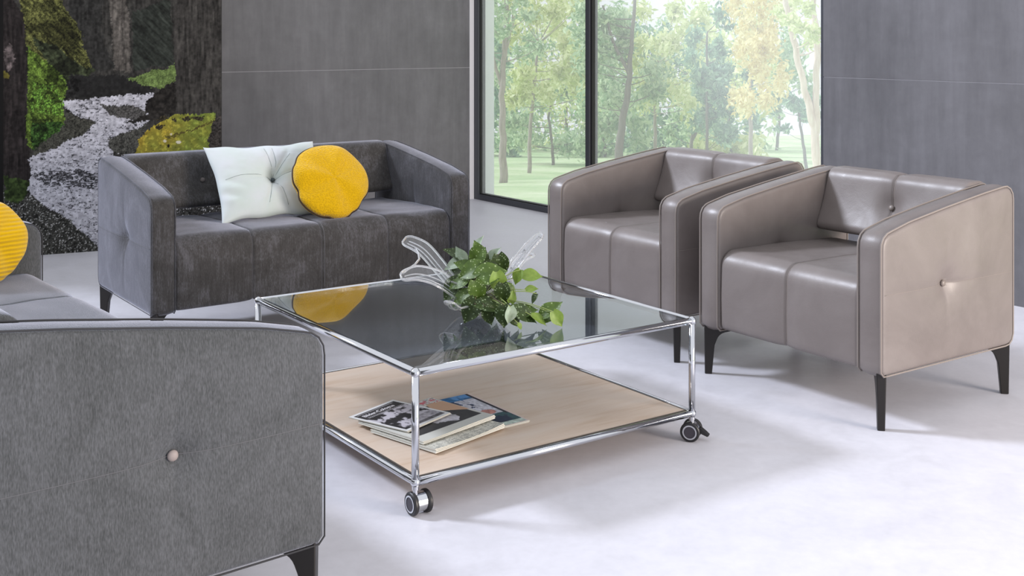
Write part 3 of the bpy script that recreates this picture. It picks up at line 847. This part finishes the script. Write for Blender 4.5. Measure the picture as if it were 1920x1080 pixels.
# ------------------------------------------------------------------ magazines and newspapers on the shelf
def to_lin(C):
    C = np.clip(C, 0, 1); return ALB * np.where(C <= .04045, C / 12.92, ((C + .055) / 1.055) ** 2.4)
def paper(name, label, cat, cu, cv, ang, W, D, z, thick, paint, curl, seed, sheets=3):
    """cu,cv table-corner coords of the middle; X axis = W, Y axis = D"""
    root = empty(name, (0, 0, 0)); root.matrix_world = TM @ Matrix.Translation(tpos(cu, cv, z)) @ Matrix.Rotation(ang, 4, 'Z')
    tag(root, label, cat)
    nx, ny = 110, 110
    U, Vv = np.meshgrid(np.linspace(0, 1, nx), np.linspace(0, 1, ny))
    def height(U, Vv): return curl * ((np.clip(1 - Vv * 3.2, 0, 1)) ** 2 * (.5 + .5 * np.sin(U * 5 + seed)) + .6 * np.clip(U * 2.6 - 1.6, 0, 1) ** 2 + .25 * np.clip(1 - U * 5, 0, 1) ** 2)
    Hh = height(U, Vv)
    P = np.stack([(U - .5) * W, (Vv - .5) * D, thick + Hh], -1).reshape(-1, 3)
    idx = np.arange(nx * ny).reshape(ny, nx); q = np.stack([idx[:-1, :-1], idx[:-1, 1:], idx[1:, 1:], idx[1:, :-1]], -1).reshape(-1, 4)
    o = mesh('cover', P.tolist(), q.tolist(), M_PRINT, root)
    at = o.data.color_attributes.new('print', 'FLOAT_COLOR', 'POINT')
    C = to_lin(paint(U, Vv)); at.data.foreach_set('color', np.c_[C.reshape(-1, 3), np.ones(nx * ny)].astype(np.float32).ravel())
    for k in range(sheets):                                    # the page block, slightly fanned
        m1, m2 = 16, 16
        U2, V2 = np.meshgrid(np.linspace(0, 1, m1), np.linspace(0, 1, m2)); h2 = height(U2, V2)
        zt = thick * (1 - k / sheets) - .0004; zb = thick * (1 - (k + 1) / sheets)
        sx = .0012 * k * (1 if k % 2 else -1); sy = -.0018 * k
        top = np.stack([(U2 - .5) * W + sx, (V2 - .5) * D + sy, zt + h2 * (1 - .3 * k)], -1).reshape(-1, 3); bot = top.copy(); bot[:, 2] = zb + (h2 * (1 - .3 * (k + 1))).ravel() if k < sheets - 1 else 0.0 + .0 * bot[:, 2]
        i2 = np.arange(m1 * m2).reshape(m2, m1); q2 = np.stack([i2[:-1, :-1], i2[:-1, 1:], i2[1:, 1:], i2[1:, :-1]], -1).reshape(-1, 4)
        rim = list(i2[0, :]) + list(i2[1:, -1]) + list(i2[-1, -2::-1]) + list(i2[-2:0:-1, 0]); of = m1 * m2
        Fc = q2.tolist() + (q2[:, ::-1] + of).tolist() + [(rim[(j + 1) % len(rim)], rim[j], rim[j] + of, rim[(j + 1) % len(rim)] + of) for j in range(len(rim))]
        mesh('page_block', np.concatenate([top, bot]).tolist(), Fc, M_PAPER, root, smooth=False, fix=True)
    return root, height

def text_part(name, body, size, loc, m, parent, bold=.0):
    cu = bpy.data.curves.new(name, 'FONT'); cu.body = body; cu.size = size; cu.extrude = .0001; cu.offset = bold; cu.align_x = 'LEFT'
    t = bpy.data.objects.new(name, cu); COL.objects.link(t)
    dg = bpy.context.evaluated_depsgraph_get(); me = bpy.data.meshes.new_from_object(t.evaluated_get(dg))
    bpy.data.objects.remove(t); bpy.data.curves.remove(cu)
    me.materials.clear(); me.materials.append(m)
    o = link(name, me, parent); o.location = loc
    return o

def p_bw(U, V):
    C = np.ones(U.shape + (3,)) * .96
    ins = (U > .05) & (U < .95) & (V > .05) & (V < .95)
    n = fbm(U * 7 + 3, V * 7 + 3, 71) ; n2 = fbm(U * 22, V * 22, 73)
    g = np.clip((n - .49) * 6 + (n2 - .5) * 1.2 + .34, .19, .86)
    top = V > .74
    g = np.where(top, .24, g)
    right = (U > .62) & (V < .62 + .0 * U) & (V > .12)
    g = np.where((V < .30) & (U > .35), np.clip(.72 + (n2 - .5) * .5 - (V < .12) * .3, .2, .85), g)
    C[ins] = (g[..., None] * np.array([.98, .96, 1.0]))[ins]
    return C
def p_news(U, V):
    C = np.ones(U.shape + (3,)) * np.array([.90, .90, .87])
    n = fbm(U * 9, V * 9, 81); n2 = fbm(U * 30, V * 30, 83)
    ph = (U > .10) & (U < .97) & (V > .16) & (V < .80)
    C[ph] = (np.array([.27, .265, .27]) * (1 + .25 * (n2 - .5)[..., None]))[ph]
    hand = ph & (((U - .66) / .17) ** 2 + ((V - .40) / .16) ** 2 + (n - .5) * 3.0 < .85)
    C[hand] = (np.array([.84, .83, .86]) * (1 + .5 * (n2 - .5)[..., None]))[hand]
    org = inpoly(U, V, [(.72, .62), (1.0, .36), (1.0, .80), (.80, .86)])
    C[org] = np.array([.86, .70, .58])
    tx = (V > .84) & (np.sin(V * 240) > .1) & (vnoise(U * 60, V * 38, 85) > .45)
    C[tx] = np.array([.62, .62, .62])
    pk = inpoly(U, V, [(.62, .86), (.98, .82), (.98, .97), (.66, .98)]) & (n2 > .5); C[pk] = np.array([.86, .46, .50])
    return C
def p_text(U, V):
    C = np.ones(U.shape + (3,)) * np.array([.91, .90, .85])
    tx = (np.sin(V * 300) > .2) & (vnoise(U * 70, V * 48, 87) > .45) & (np.abs((U * 5) % 1 - .5) < .43); C[tx] = np.array([.55, .55, .53])
    return C
def p_colour(U, V):
    n = fbm(U * 6 + 2, V * 6, 91); n2 = fbm(U * 8 + 7, V * 8, 93); f = fbm(U * 26, V * 26, 95)
    C = np.ones(U.shape + (3,)) * np.array([.80, .80, .84])
    C[n > .52] = np.array([.28, .36, .50]); C[n > .60] = np.array([.16, .17, .26]); C[(n2 > .58)] = np.array([.84, .84, .88])
    C[(V > .86)] = np.array([.16, .42, .62]); C[(V > .86) & (n2 > .5)] = np.array([.36, .58, .80])
    C[(V < .34)] = np.array([.20, .34, .36]); C[(V < .34) & (n > .5)] = np.array([.14, .18, .28])
    sk = ((U - .75) / .12) ** 2 + ((V - .42) / .07) ** 2 < 1; C[sk] = np.array([.80, .56, .52])
    C[(V < .10)] = np.array([.76, .82, .78]); C[(V < .16) & (U < .4)] = np.array([.40, .30, .28])
    C[(U > .93) & (V > .30)] = np.array([.16, .13, .18])
    C *= (1 + .5 * (f - .5))[..., None]
    C[(U < .02) | (U > .98) | (V < .015)] = np.array([.92, .84, .82])
    return C
Z0 = ZBT + .0082
paper('colour_magazine', 'colourful glossy magazine at the bottom right of the paper pile', 'magazine', .365, .333, 0.02, .205, .300, Z0, .0035, p_colour, .0004, 1)
paper('newspaper', 'folded cream newspaper with a curled edge under the other papers', 'newspaper', .222, .262, 0.24, .262, .245, Z0 + .0040, .0055, p_text, .004, 2, 3)
paper('newspaper', 'folded newspaper with a dark photograph of pale hands', 'newspaper', .222, .318, 0.24, .275, .250, Z0 + .0135, .005, p_news, .003, 4, 3)
mg, mh = paper('magazine', 'black and white magazine with white border on top of the paper pile', 'magazine', .168, .372, .36, .186, .206, Z0 + .0215, .003, p_bw, .001, 0, 2)
M_INK = mat('white_print_ink', sr(238, 236, 240), 0.6)
tz = .003 + .0004
text_part('cover_title', 'Bilder-Cologne', .0205, (-.070, .0625, tz), M_INK, mg, .0004)
for (yy, x0, x1, hgt) in ((.0845, -.078, .070, .0022), (.0525, -.070, .078, .0016), (.0475, -.070, .078, .0016)):
    nb = 22
    bm = bmesh.new(); rs = random.Random(int(yy * 1e4)); x = x0
    while x < x1:
        w = rs.uniform(.002, .007); vv = [bm.verts.new(p) for p in ((x, yy, tz), (x + w, yy, tz), (x + w, yy + hgt, tz), (x, yy + hgt, tz))]; bm.faces.new(vv); x += w + .0016
    bm_obj('cover_line', bm, M_INK, mg)

# ------------------------------------------------------------------ glass vase
VB = Vector((-.106, 3.42, ZT + .0072))                       # foot of the vase on the glass
def vase():
    root = tag(empty('glass_vase', VB), 'clear glass bowl with rim drawn into long curling arms', 'vase')
    na, nr = 96, 16
    V, Fc = [], []
    for k in range(nr + 1):
        t = k / nr
        for j in range(na):
            an = 2 * math.pi * j / na
            R = .078 + .020 * math.cos(2 * an) * t + .010 * math.sin(5 * an) * t ** 2
            rr = .034 + (R - .034) * t ** .6; zz = .010 + (.075 + .018 * math.cos(3 * an + 1)) * t ** 1.6
            V.append((rr * math.cos(an), rr * math.sin(an), zz))
    for k in range(nr):
        for j in range(na):
            a = (j + 1) % na; Fc.append((k * na + j, k * na + a, (k + 1) * na + a, (k + 1) * na + j))
    V.append((0, 0, .009)); c = len(V) - 1
    for j in range(na): Fc.append((c, (j + 1) % na, j))
    mesh('bowl', V, Fc, M_VASE, root)
    lathe('foot', [(0, 0), (.040, 0), (.042, .003), (.036, .0075), (0, .0075)], M_VASEB, root, 32, angle=None)
    rim = [V[nr * na + j] for j in range(na)]
    tube('rim_bead', rim, .0035, M_VASEB, root, 8, True)
    def arm_tongue(path, widths, sag, normal):
        """a drawn tongue of glass: trough shaped strip with a bead round its edge"""
        P = [unproj(*p) - VB for p in path]; n = 26
        Q, Wd = [], []
        for i in range(n):                                       # Catmull-Rom through the path
            u = i / (n - 1) * (len(P) - 1); k = min(int(u), len(P) - 2); t = u - k
            p0 = P[max(k - 1, 0)]; p1 = P[k]; p2 = P[k + 1]; p3 = P[min(k + 2, len(P) - 1)]
            Q.append(.5 * ((2 * p1) + (p2 - p0) * t + (2 * p0 - 5 * p1 + 4 * p2 - p3) * t * t + (3 * p1 - p0 - 3 * p2 + p3) * t ** 3))
            Wd.append(np.interp(u, range(len(widths)), widths) * math.sqrt(max(.05, 1 - max(0, (i - (n - 4)) / 3.6) ** 2)))
        nrm = Vector(normal).normalized(); VV, FF = [], []; m = 9; edge0, edge1, mids = [], [], [[], []]
        for i in range(n):
            t = (Q[min(i + 1, n - 1)] - Q[max(i - 1, 0)]).normalized(); w = t.cross(nrm).normalized(); nn = w.cross(t)
            for k in range(m):
                q = -1 + 2 * k / (m - 1)
                VV.append(Q[i] + w * Wd[i] * q - nn * sag * (1 - q * q) * (Wd[i] / max(widths)))
            edge0.append(VV[-m]); edge1.append(VV[-1]); mids[0].append(VV[-m + 3]); mids[1].append(VV[-m + 5])
        for i in range(n - 1):
            for k in range(m - 1): a = i * m + k; FF.append((a, a + 1, a + m + 1, a + m))
        o = mesh('arm', VV, FF, M_VASE, root)
        tube('bead', edge0 + edge1[::-1], .0032, M_VASEB, o, 8)
        for md in mids: tube('ripple', md[:-2], .0018, M_VASEB, o, 6)
    arm_tongue([(868, 556, 3.40), (824, 500, 3.44), (792, 465, 3.47), (758, 449, 3.50)], [.012, .021, .022, .017], .010, (.35, -.8, .45))
    arm_tongue([(862, 552, 3.36), (826, 524, 3.34), (785, 512, 3.32), (752, 519, 3.31)], [.020, .030, .028, .016], .012, (0, -.55, .8))
    arm_tongue([(930, 555, 3.42), (966, 496, 3.45), (992, 462, 3.47), (1016, 438, 3.49)], [.012, .016, .014, .010], .008, (-.3, -.8, .5))
    arm_tongue([(938, 552, 3.46), (962, 506, 3.52), (980, 484, 3.56), (1001, 476, 3.58)], [.010, .015, .015, .009], .008, (-.1, -.6, .8))
    arm_tongue([(880, 575, 3.36), (862, 572, 3.28), (850, 574, 3.24), (842, 566, 3.20)], [.020, .022, .020, .014], .010, (0, -.4, .9))
    # webs of the rim stretched between the arm tips
    web = [unproj(*p) - VB for p in ((779, 466, 3.46), (785, 476, 3.44), (786, 486, 3.42), (778, 496, 3.39), (766, 504, 3.36), (755, 513, 3.33))]
    tube('rim_bead', web, .0032, M_VASEB, root, 8)
    web = [unproj(*p) - VB for p in ((984, 468, 3.47), (980, 472, 3.50), (986, 476, 3.53), (996, 480, 3.57))]
    tube('rim_bead', web, .0026, M_VASEB, root, 8)
    return root
vase()

# ------------------------------------------------------------------ plant
def leaf_mesh(name, m, fold=.25, droop=.35):
    """heart shaped leaf, unit length along +Y, base at origin"""
    ny, nx = 11, 7
    V, Fc = [], []
    for i in range(ny):
        t = i / (ny - 1)
        w = .40 * (math.sin(math.pi * min(1, t * .92 + .10)) ** .8) * (1 - .55 * t ** 3) if t < 1 else .0
        w = max(w, 0.012)
        for k in range(nx):
            s = -1 + 2 * k / (nx - 1)
            y = t - .10 * (abs(s) ** 1.5) * (1 - t) ** 2
            V.append((w * s, y, fold * abs(w * s) - droop * t * t * .5 + .02 * math.sin(6 * t + 2 * s)))
    for i in range(ny - 1):
        for k in range(nx - 1):
            a = i * nx + k; Fc.append((a, a + 1, a + nx + 1, a + nx))
    me = bpy.data.meshes.new(name); me.from_pydata(V, [], Fc); me.materials.append(m)
    me.polygons.foreach_set('use_smooth', [True] * len(me.polygons)); return me
LM = {'d': leaf_mesh('leaf', M_LEAFD), 'g': leaf_mesh('leaf', M_LEAFG), 'l': leaf_mesh('leaf', M_LEAFL, .35, .3), 'p': leaf_mesh('leaf', M_LEAFP, .5, .25)}
def plant():
    root = tag(empty('trailing_plant', VB + Vector((0, 0, .012))), 'trailing plant with silver spotted green leaves in the glass bowl', 'plant')
    o0 = VB + Vector((0, 0, .012))
    rnd = random.Random(4)
    bm = bmesh.new(); bmesh.ops.create_icosphere(bm, subdivisions=3, radius=1)
    for v in bm.verts:
        k = 1 + .15 * math.sin(9 * v.co.x + 7 * v.co.y) * math.cos(8 * v.co.z)
        v.co = Vector((v.co.x * .045 * k, v.co.y * .045 * k, .034 + v.co.z * .030 * k))
    bm_obj('root_ball', bm, M_SOIL, root, True)
    # px, py, Z, length in px, image direction of the tip in degrees (0 right, 90 up), tilt towards viewer, kind
    L = [(899, 458, 3.44, 36, 80, .2, 'p'), (893, 484, 3.38, 46, 250, .9, 'g'), (905, 488, 3.40, 40, 300, .7, 'd'), (940, 498, 3.40, 44, 290, .7, 'd'), (880, 508, 3.34, 50, 200, .9, 'g'),
         (922, 512, 3.32, 60, 20, .9, 'g'), (850, 498, 3.44, 38, 190, .6, 'p'), (862, 478, 3.46, 34, 110, .2, 'p'), (850, 474, 3.46, 40, 140, .4, 'd'), (845, 545, 3.36, 52, 225, .8, 'd'),
         (858, 530, 3.35, 42, 205, .7, 'g'), (896, 548, 3.30, 46, 290, .9, 'g'), (934, 532, 3.31, 44, 285, .7, 'l'), (942, 552, 3.29, 42, 270, .7, 'd'), (928, 477, 3.42, 34, 60, .3, 'p'),
         (880, 585, 3.28, 52, 245, .8, 'd'), (922, 573, 3.27, 60, 350, .3, 'd'), (917, 592, 3.26, 40, 290, .6, 'd'), (945, 608, 3.23, 46, 275, .9, 'd'), (955, 592, 3.22, 34, 260, .3, 'p'),
         (985, 590, 3.25, 54, 345, .4, 'd'), (988, 583, 3.27, 44, 20, .4, 'g'), (970, 520, 3.38, 30, 250, .8, 'l'), (999, 517, 3.40, 38, 5, .7, 'l'), (998, 542, 3.36, 24, 20, .5, 'l'),
         (1001, 560, 3.33, 22, 240, .4, 'd'), (1034, 581, 3.28, 50, 50, .8, 'g'), (1046, 605, 3.25, 34, 300, .9, 'l'), (960, 556, 3.30, 24, 80, .4, 'l'), (975, 615, 3.22, 14, 300, .4, 'l'),
         (870, 520, 3.42, 46, 230, .3, 'd'), (905, 530, 3.44, 50, 280, .5, 'd'), (925, 545, 3.42, 48, 300, .4, 'd'), (880, 545, 3.40, 46, 240, .5, 'd'), (900, 500, 3.46, 52, 60, .3, 'd'),
         (875, 490, 3.46, 46, 130, .4, 'd'), (860, 510, 3.46, 44, 170, .4, 'd'), (935, 515, 3.45, 44, 330, .4, 'd'), (897, 470, 3.42, 40, 100, .5, 'g'), (1012, 600, 3.25, 34, 330, .3, 'l'),
         (945, 575, 3.30, 40, 310, .5, 'd'), (862, 560, 3.33, 40, 215, .7, 'g'), (900, 570, 3.31, 42, 255, .5, 'd'), (958, 545, 3.36, 34, 320, .5, 'g'), (915, 498, 3.37, 40, 130, .6, 'd'), (868, 497, 3.40, 36, 150, .7, 'g'),
         (965, 600, 3.24, 36, 300, .6, 'd'), (1022, 592, 3.26, 24, 200, .5, 'g')]
    for (px, py, Z, ln, ang, tilt, kd) in L:
        c = unproj(px, py, Z); s = ln * Z / F
        a = math.radians(ang + rnd.uniform(-8, 8))
        tip = Vector((math.cos(a), 0, math.sin(a)))                      # in the plane facing the viewer
        n = Vector((rnd.uniform(-.25, .25), -tilt, .75)).normalized()   # leaf upper side up and towards the viewer
        n = (n - tip * n.dot(tip)); n = n.normalized() if n.length > .05 else Vector((0, -1, 0))
        y = tip; x = y.cross(n); 
        M4 = Matrix((x, y, n)).transposed().to_4x4()
        base = c - tip * s * .5
        lowest = min((M4 @ Vector(v.co)).z for v in LM[kd].vertices) * s + base.z
        if lowest < ZT + .009: base.z += ZT + .009 - lowest
        M4.translation = base - o0
        o = link('leaf', LM[kd], root); o.matrix_local = M4 @ Matrix.Scale(s, 4)
        # petiole back to the crown
        start = Vector((rnd.uniform(-.03, .03), rnd.uniform(-.03, .03), .045))
        end = base - o0 + n * .001
        if px > 955: start = Vector((.03, -.05, .05)) if py < 560 else Vector((.02, -.09, .045))
        mid = (start + end) * .5 + Vector((0, 0, .02 if px > 955 else .01)) - tip * .012
        P = [start * (1 - t) ** 2 + mid * 2 * t * (1 - t) + end * t * t for t in np.linspace(0, 1, 9)]
        tube('stem', P, .0013, M_STEM if (px > 955 or kd in 'lp') else M_STEMB, root, 6)
    return root
plant()

# ------------------------------------------------------------------ garden behind the window
def gz(Y): 
    d = max(0.0, Y - 8.0); return -.13 - (.100 * d if d < 14 else 1.40 + .07 * (d - 14))
def garden():
    xs = np.linspace(-14, 40, 60); ys = np.linspace(0.0, 80, 80)
    V, Fc = [], []; nx = len(xs)
    n_out = UR
    for s in np.linspace(0.18, 75, 70):            # distance outside the window wall
        for t in np.linspace(-45, 30, 70):
            p = wr(t, -s); z = gz(p.y) + .06 * math.sin(p.x * .9) * math.cos(p.y * .6) * min(1, s / 3)
            V.append((p.x, p.y, z))
    for i in range(69):
        for k in range(69): a = i * 70 + k; Fc.append((a, a + 1, a + 71, a + 70))
    tag(mesh('lawn', V, Fc, M_GRASS, None, fix=False), 'sloping lawn outside the window', kind='structure')
garden()

def leaves_geo(rs, blobs, size):
    """blobs: (x, y, z, rx, ry, rz, n) -> diamond leaves"""
    C = []
    for (x, y, z, rx, ry, rz, n) in blobs:
        d = np.clip(rs.normal(size=(n, 3)) * .52, -1.35, 1.35)
        C.append(np.array([x, y, z]) + d * np.array([rx, ry, rz]))
    C = np.concatenate(C); n = len(C)
    a = rs.normal(size=(n, 3)); a[:, 2] -= .6; a /= np.linalg.norm(a, axis=1)[:, None]
    b = rs.normal(size=(n, 3)); b -= a * np.sum(a * b, 1)[:, None]; b /= np.linalg.norm(b, axis=1)[:, None]
    s = size * (.7 + .6 * rs.rand(n, 1))
    V = np.stack([C - a * s, C + b * s * .42, C + a * s, C - b * s * .42], 1).reshape(-1, 3)
    Fq = np.arange(4 * n).reshape(n, 4)
    return V, Fq

def tree(name, label, trunk, blobs, lm, bk, leaf, seed, extra=()):
    """trunk: (px, py, Z, radius px) list from the ground; blobs: (px, py, rx px, ry px, Z, n)"""
    rs = np.random.RandomState(seed)
    b0 = unproj(trunk[0][0], trunk[0][1], trunk[0][2]); b0.z = gz(b0.y) - .05
    root = tag(empty(name, b0), label, 'tree', 'trees in the garden')
    P = [Vector((0, 0, 0))] + [unproj(*t[:3]) - b0 for t in trunk[1:]]
    R = [t[3] * t[2] / F for t in trunk]
    def smooth(P, R, n=5):
        Q, S = [], []
        for i in range(len(P) - 1):
            for t in np.linspace(0, 1, n, endpoint=False):
                w = Vector((math.sin(7 * t + i * 3), math.cos(5 * t + i), 0)) * R[i] * .25 * (1 if (i or t) else 0)
                Q.append(P[i].lerp(P[i + 1], t) + w); S.append(R[i] * (1 - t) + R[i + 1] * t)
        Q.append(P[-1]); S.append(R[-1]); return Q, S
    Q, S = smooth(P, R); Q0 = Q
    tube('trunk', Q, S, bk, root, 8)
    for ex in extra:
        PE = [unproj(*t[:3]) - b0 for t in ex]; RE = [t[3] * t[2] / F for t in ex]
        Q, S = smooth(PE, RE); tube('branch', Q, S, bk, root, 6)
    BL = []
    for (px, py, rx, ry, Z, n) in blobs:
        c = unproj(px, py, Z) - b0; k = Z / F
        BL.append((c.x, c.y, c.z, rx * k, max(rx, ry) * k * .8, ry * k, n))
        # twig into the blob
        cand = [q for q in Q0 if q.z < c.z - .1] or Q0[2:3]; st = min(cand, key=lambda q: (q - Vector(c)).length)
        e = Vector((c.x, c.y, c.z)); md = (st + e) * .5 + Vector((0, 0, -.08))
        tube('branch', [st.lerp(md, t).lerp(md.lerp(e, t), t) for t in (0, .33, .66, 1)], [R[-1] * .38, R[-1] * .3, R[-1] * .22, R[-1] * .12], bk, root, 5)
    V, Fq = leaves_geo(rs, BL, leaf)
    o = mesh('foliage', V.tolist(), Fq.tolist(), TL[lm], root, smooth=False); o['kind'] = 'stuff'
    return root

def hang(px, py, rx, ry, Z, n, seed, m=9):
    m = int(m * 1.7)
    """several drooping clumps filling an area"""
    r = random.Random(seed); out = []
    for k in range(m):
        out.append((px + r.uniform(-rx, rx), py + r.uniform(-ry, ry), rx * r.uniform(.20, .36), ry * r.uniform(.16, .30), Z + r.uniform(-1.2, 1.2), n // m))
    return out

tree('tree', 'tall grey forked tree nearest the left side of the window', [(943, 338, 20, 8), (944, 260, 20, 6.5), (940, 180, 20, 5.5), (946, 100, 20, 5), (950, 40, 20, 4.5), (946, -60, 20, 3)],
     hang(950, 40, 60, 70, 20.5, 1500, 1, 8) + [(930, 20, 40, 40, 19.5, 260), (925, 140, 26, 30, 21, 200)], 'green', M_BARK, .055, 1,
     extra=[[(941, 165, 20, 4), (925, 110, 20, 3.2), (915, 40, 20, 2.4), (905, -30, 20, 1.6)], [(947, 95, 20, 4), (962, 40, 20, 3), (968, -40, 20, 2)]])
tree('tree', 'lime green leafy tree between grey tree and window mullion', [(992, 318, 25, 4), (994, 250, 25, 3.4), (1000, 170, 25, 3), (1010, 80, 25, 2)],
     hang(1030, 90, 75, 100, 25, 5200, 2, 16), 'lime', M_BARK, .075, 2)
tree('tree', 'dark slim tree standing just left of the mullion', [(1037, 318, 29, 3), (1036, 270, 29, 2.6), (1028, 220, 29, 2.2), (1040, 160, 29, 1.5)],
     hang(1030, 215, 80, 65, 29, 3400, 3, 12), 'green', M_BARKD, .075, 3)
tree('tree', 'leaning dark trunk tree right of the mullion', [(1156, 320, 21, 9), (1166, 240, 21, 7), (1178, 160, 21, 5.5), (1184, 90, 21, 4), (1190, 0, 21, 3)],
     hang(1165, 110, 75, 95, 22, 6000, 4, 18), 'green', M_BARKD, .06, 4, extra=[[(1180, 140, 21, 4), (1150, 80, 21, 3), (1130, 10, 21, 2)]])
tree('tree', 'slim tree with pale green crown behind the far armchair', [(1229, 325, 25.5, 4), (1229, 250, 25.5, 3.2), (1227, 190, 25.5, 2.6), (1235, 120, 25.5, 2)],
     hang(1255, 120, 70, 100, 25.5, 4600, 5, 16), 'lime', M_BARK, .075, 5)
tree('tree', 'slender forked tree in the middle of the right pane', [(1299, 325, 31, 4), (1296, 270, 31, 3.2), (1306, 220, 31, 2.5), (1308, 150, 31, 2)],
     hang(1300, 170, 60, 80, 31, 3000, 6, 12), 'green', M_BARKD, .08, 6, extra=[[(1297, 265, 31, 2.6), (1325, 210, 31, 2), (1330, 120, 31, 1.4)]])
tree('tree', 'thin dark straight tree with bluish foliage', [(1326, 322, 21.5, 3.2), (1326, 240, 21.5, 2.8), (1325, 160, 21.5, 2.4), (1326, 60, 21.5, 1.8)],
     hang(1360, 200, 55, 70, 22, 5000, 7, 14) + hang(1330, 60, 40, 60, 21.5, 900, 17, 6), 'deep', M_BARKD, .065, 7)
tree('tree', 'tree with hanging golden yellow foliage', [(1408, 322, 20, 4.5), (1408, 240, 20, 4), (1406, 160, 20, 3.2), (1418, 60, 20, 2.4)],
     hang(1420, 90, 50, 105, 19, 4200, 8, 20), 'gold', M_BARK, .052, 8)
tree('tree', 'pale twin trunk tree beside the right wall', [(1536, 330, 14.5, 9), (1528, 240, 14.5, 8), (1508, 170, 14.5, 6.5), (1492, 90, 14.5, 6), (1474, 10, 14.5, 5.5), (1460, -60, 14.5, 4)],
     hang(1520, 30, 50, 60, 14.8, 1000, 9, 7), 'lime', M_BARKP, .05, 9,
     extra=[[(1530, 250, 14.5, 7), (1531, 160, 14.5, 6), (1532, 80, 14.5, 6), (1524, 0, 14.5, 5.5), (1518, -60, 14.5, 4)]])
tree('tree', 'small dark tree before the bright gap at the right', [(1514, 330, 23, 3.5), (1508, 280, 23, 3), (1500, 235, 23, 2.4), (1496, 190, 23, 1.6)],
     hang(1490, 205, 45, 40, 23, 1700, 10, 10), 'deep', M_BARKD, .065, 10)
# the wood behind
r = random.Random(12)
words = ['leftmost in the wood behind the lawn', 'second from left in the wood behind the lawn', 'third from left in the wood behind the lawn', 'fourth from left in the wood behind the lawn',
         'fifth from left in the wood behind the lawn', 'sixth from left in the wood behind the lawn', 'seventh from left in the wood behind the lawn', 'rightmost in the wood behind the lawn']
for k, px in enumerate((880, 965, 1060, 1135, 1210, 1290, 1370, 1455)):
    Z = 36 + 5 * (k % 3); kd = ('deep', 'green', 'lime', 'green', 'deep', 'green', 'lime', 'green')[k]
    hgt = 150 if k < 7 else 90
    tree('tree', 'distant hazy tree, ' + words[k], [(px, 310, Z, 3.2), (px + r.uniform(-6, 6), 240, Z, 2.6), (px + r.uniform(-12, 12), 140, Z, 2)],
         hang(px, 165 if k < 7 else 110, 75, 125 if k < 7 else 110, Z, 2700, 30 + k, 16) + [(px + r.uniform(-40, 40), 275 + r.uniform(-8, 10), 38, 18, Z, 260 if k < 7 else 60)], kd, M_BARKD, .125, 50 + k)
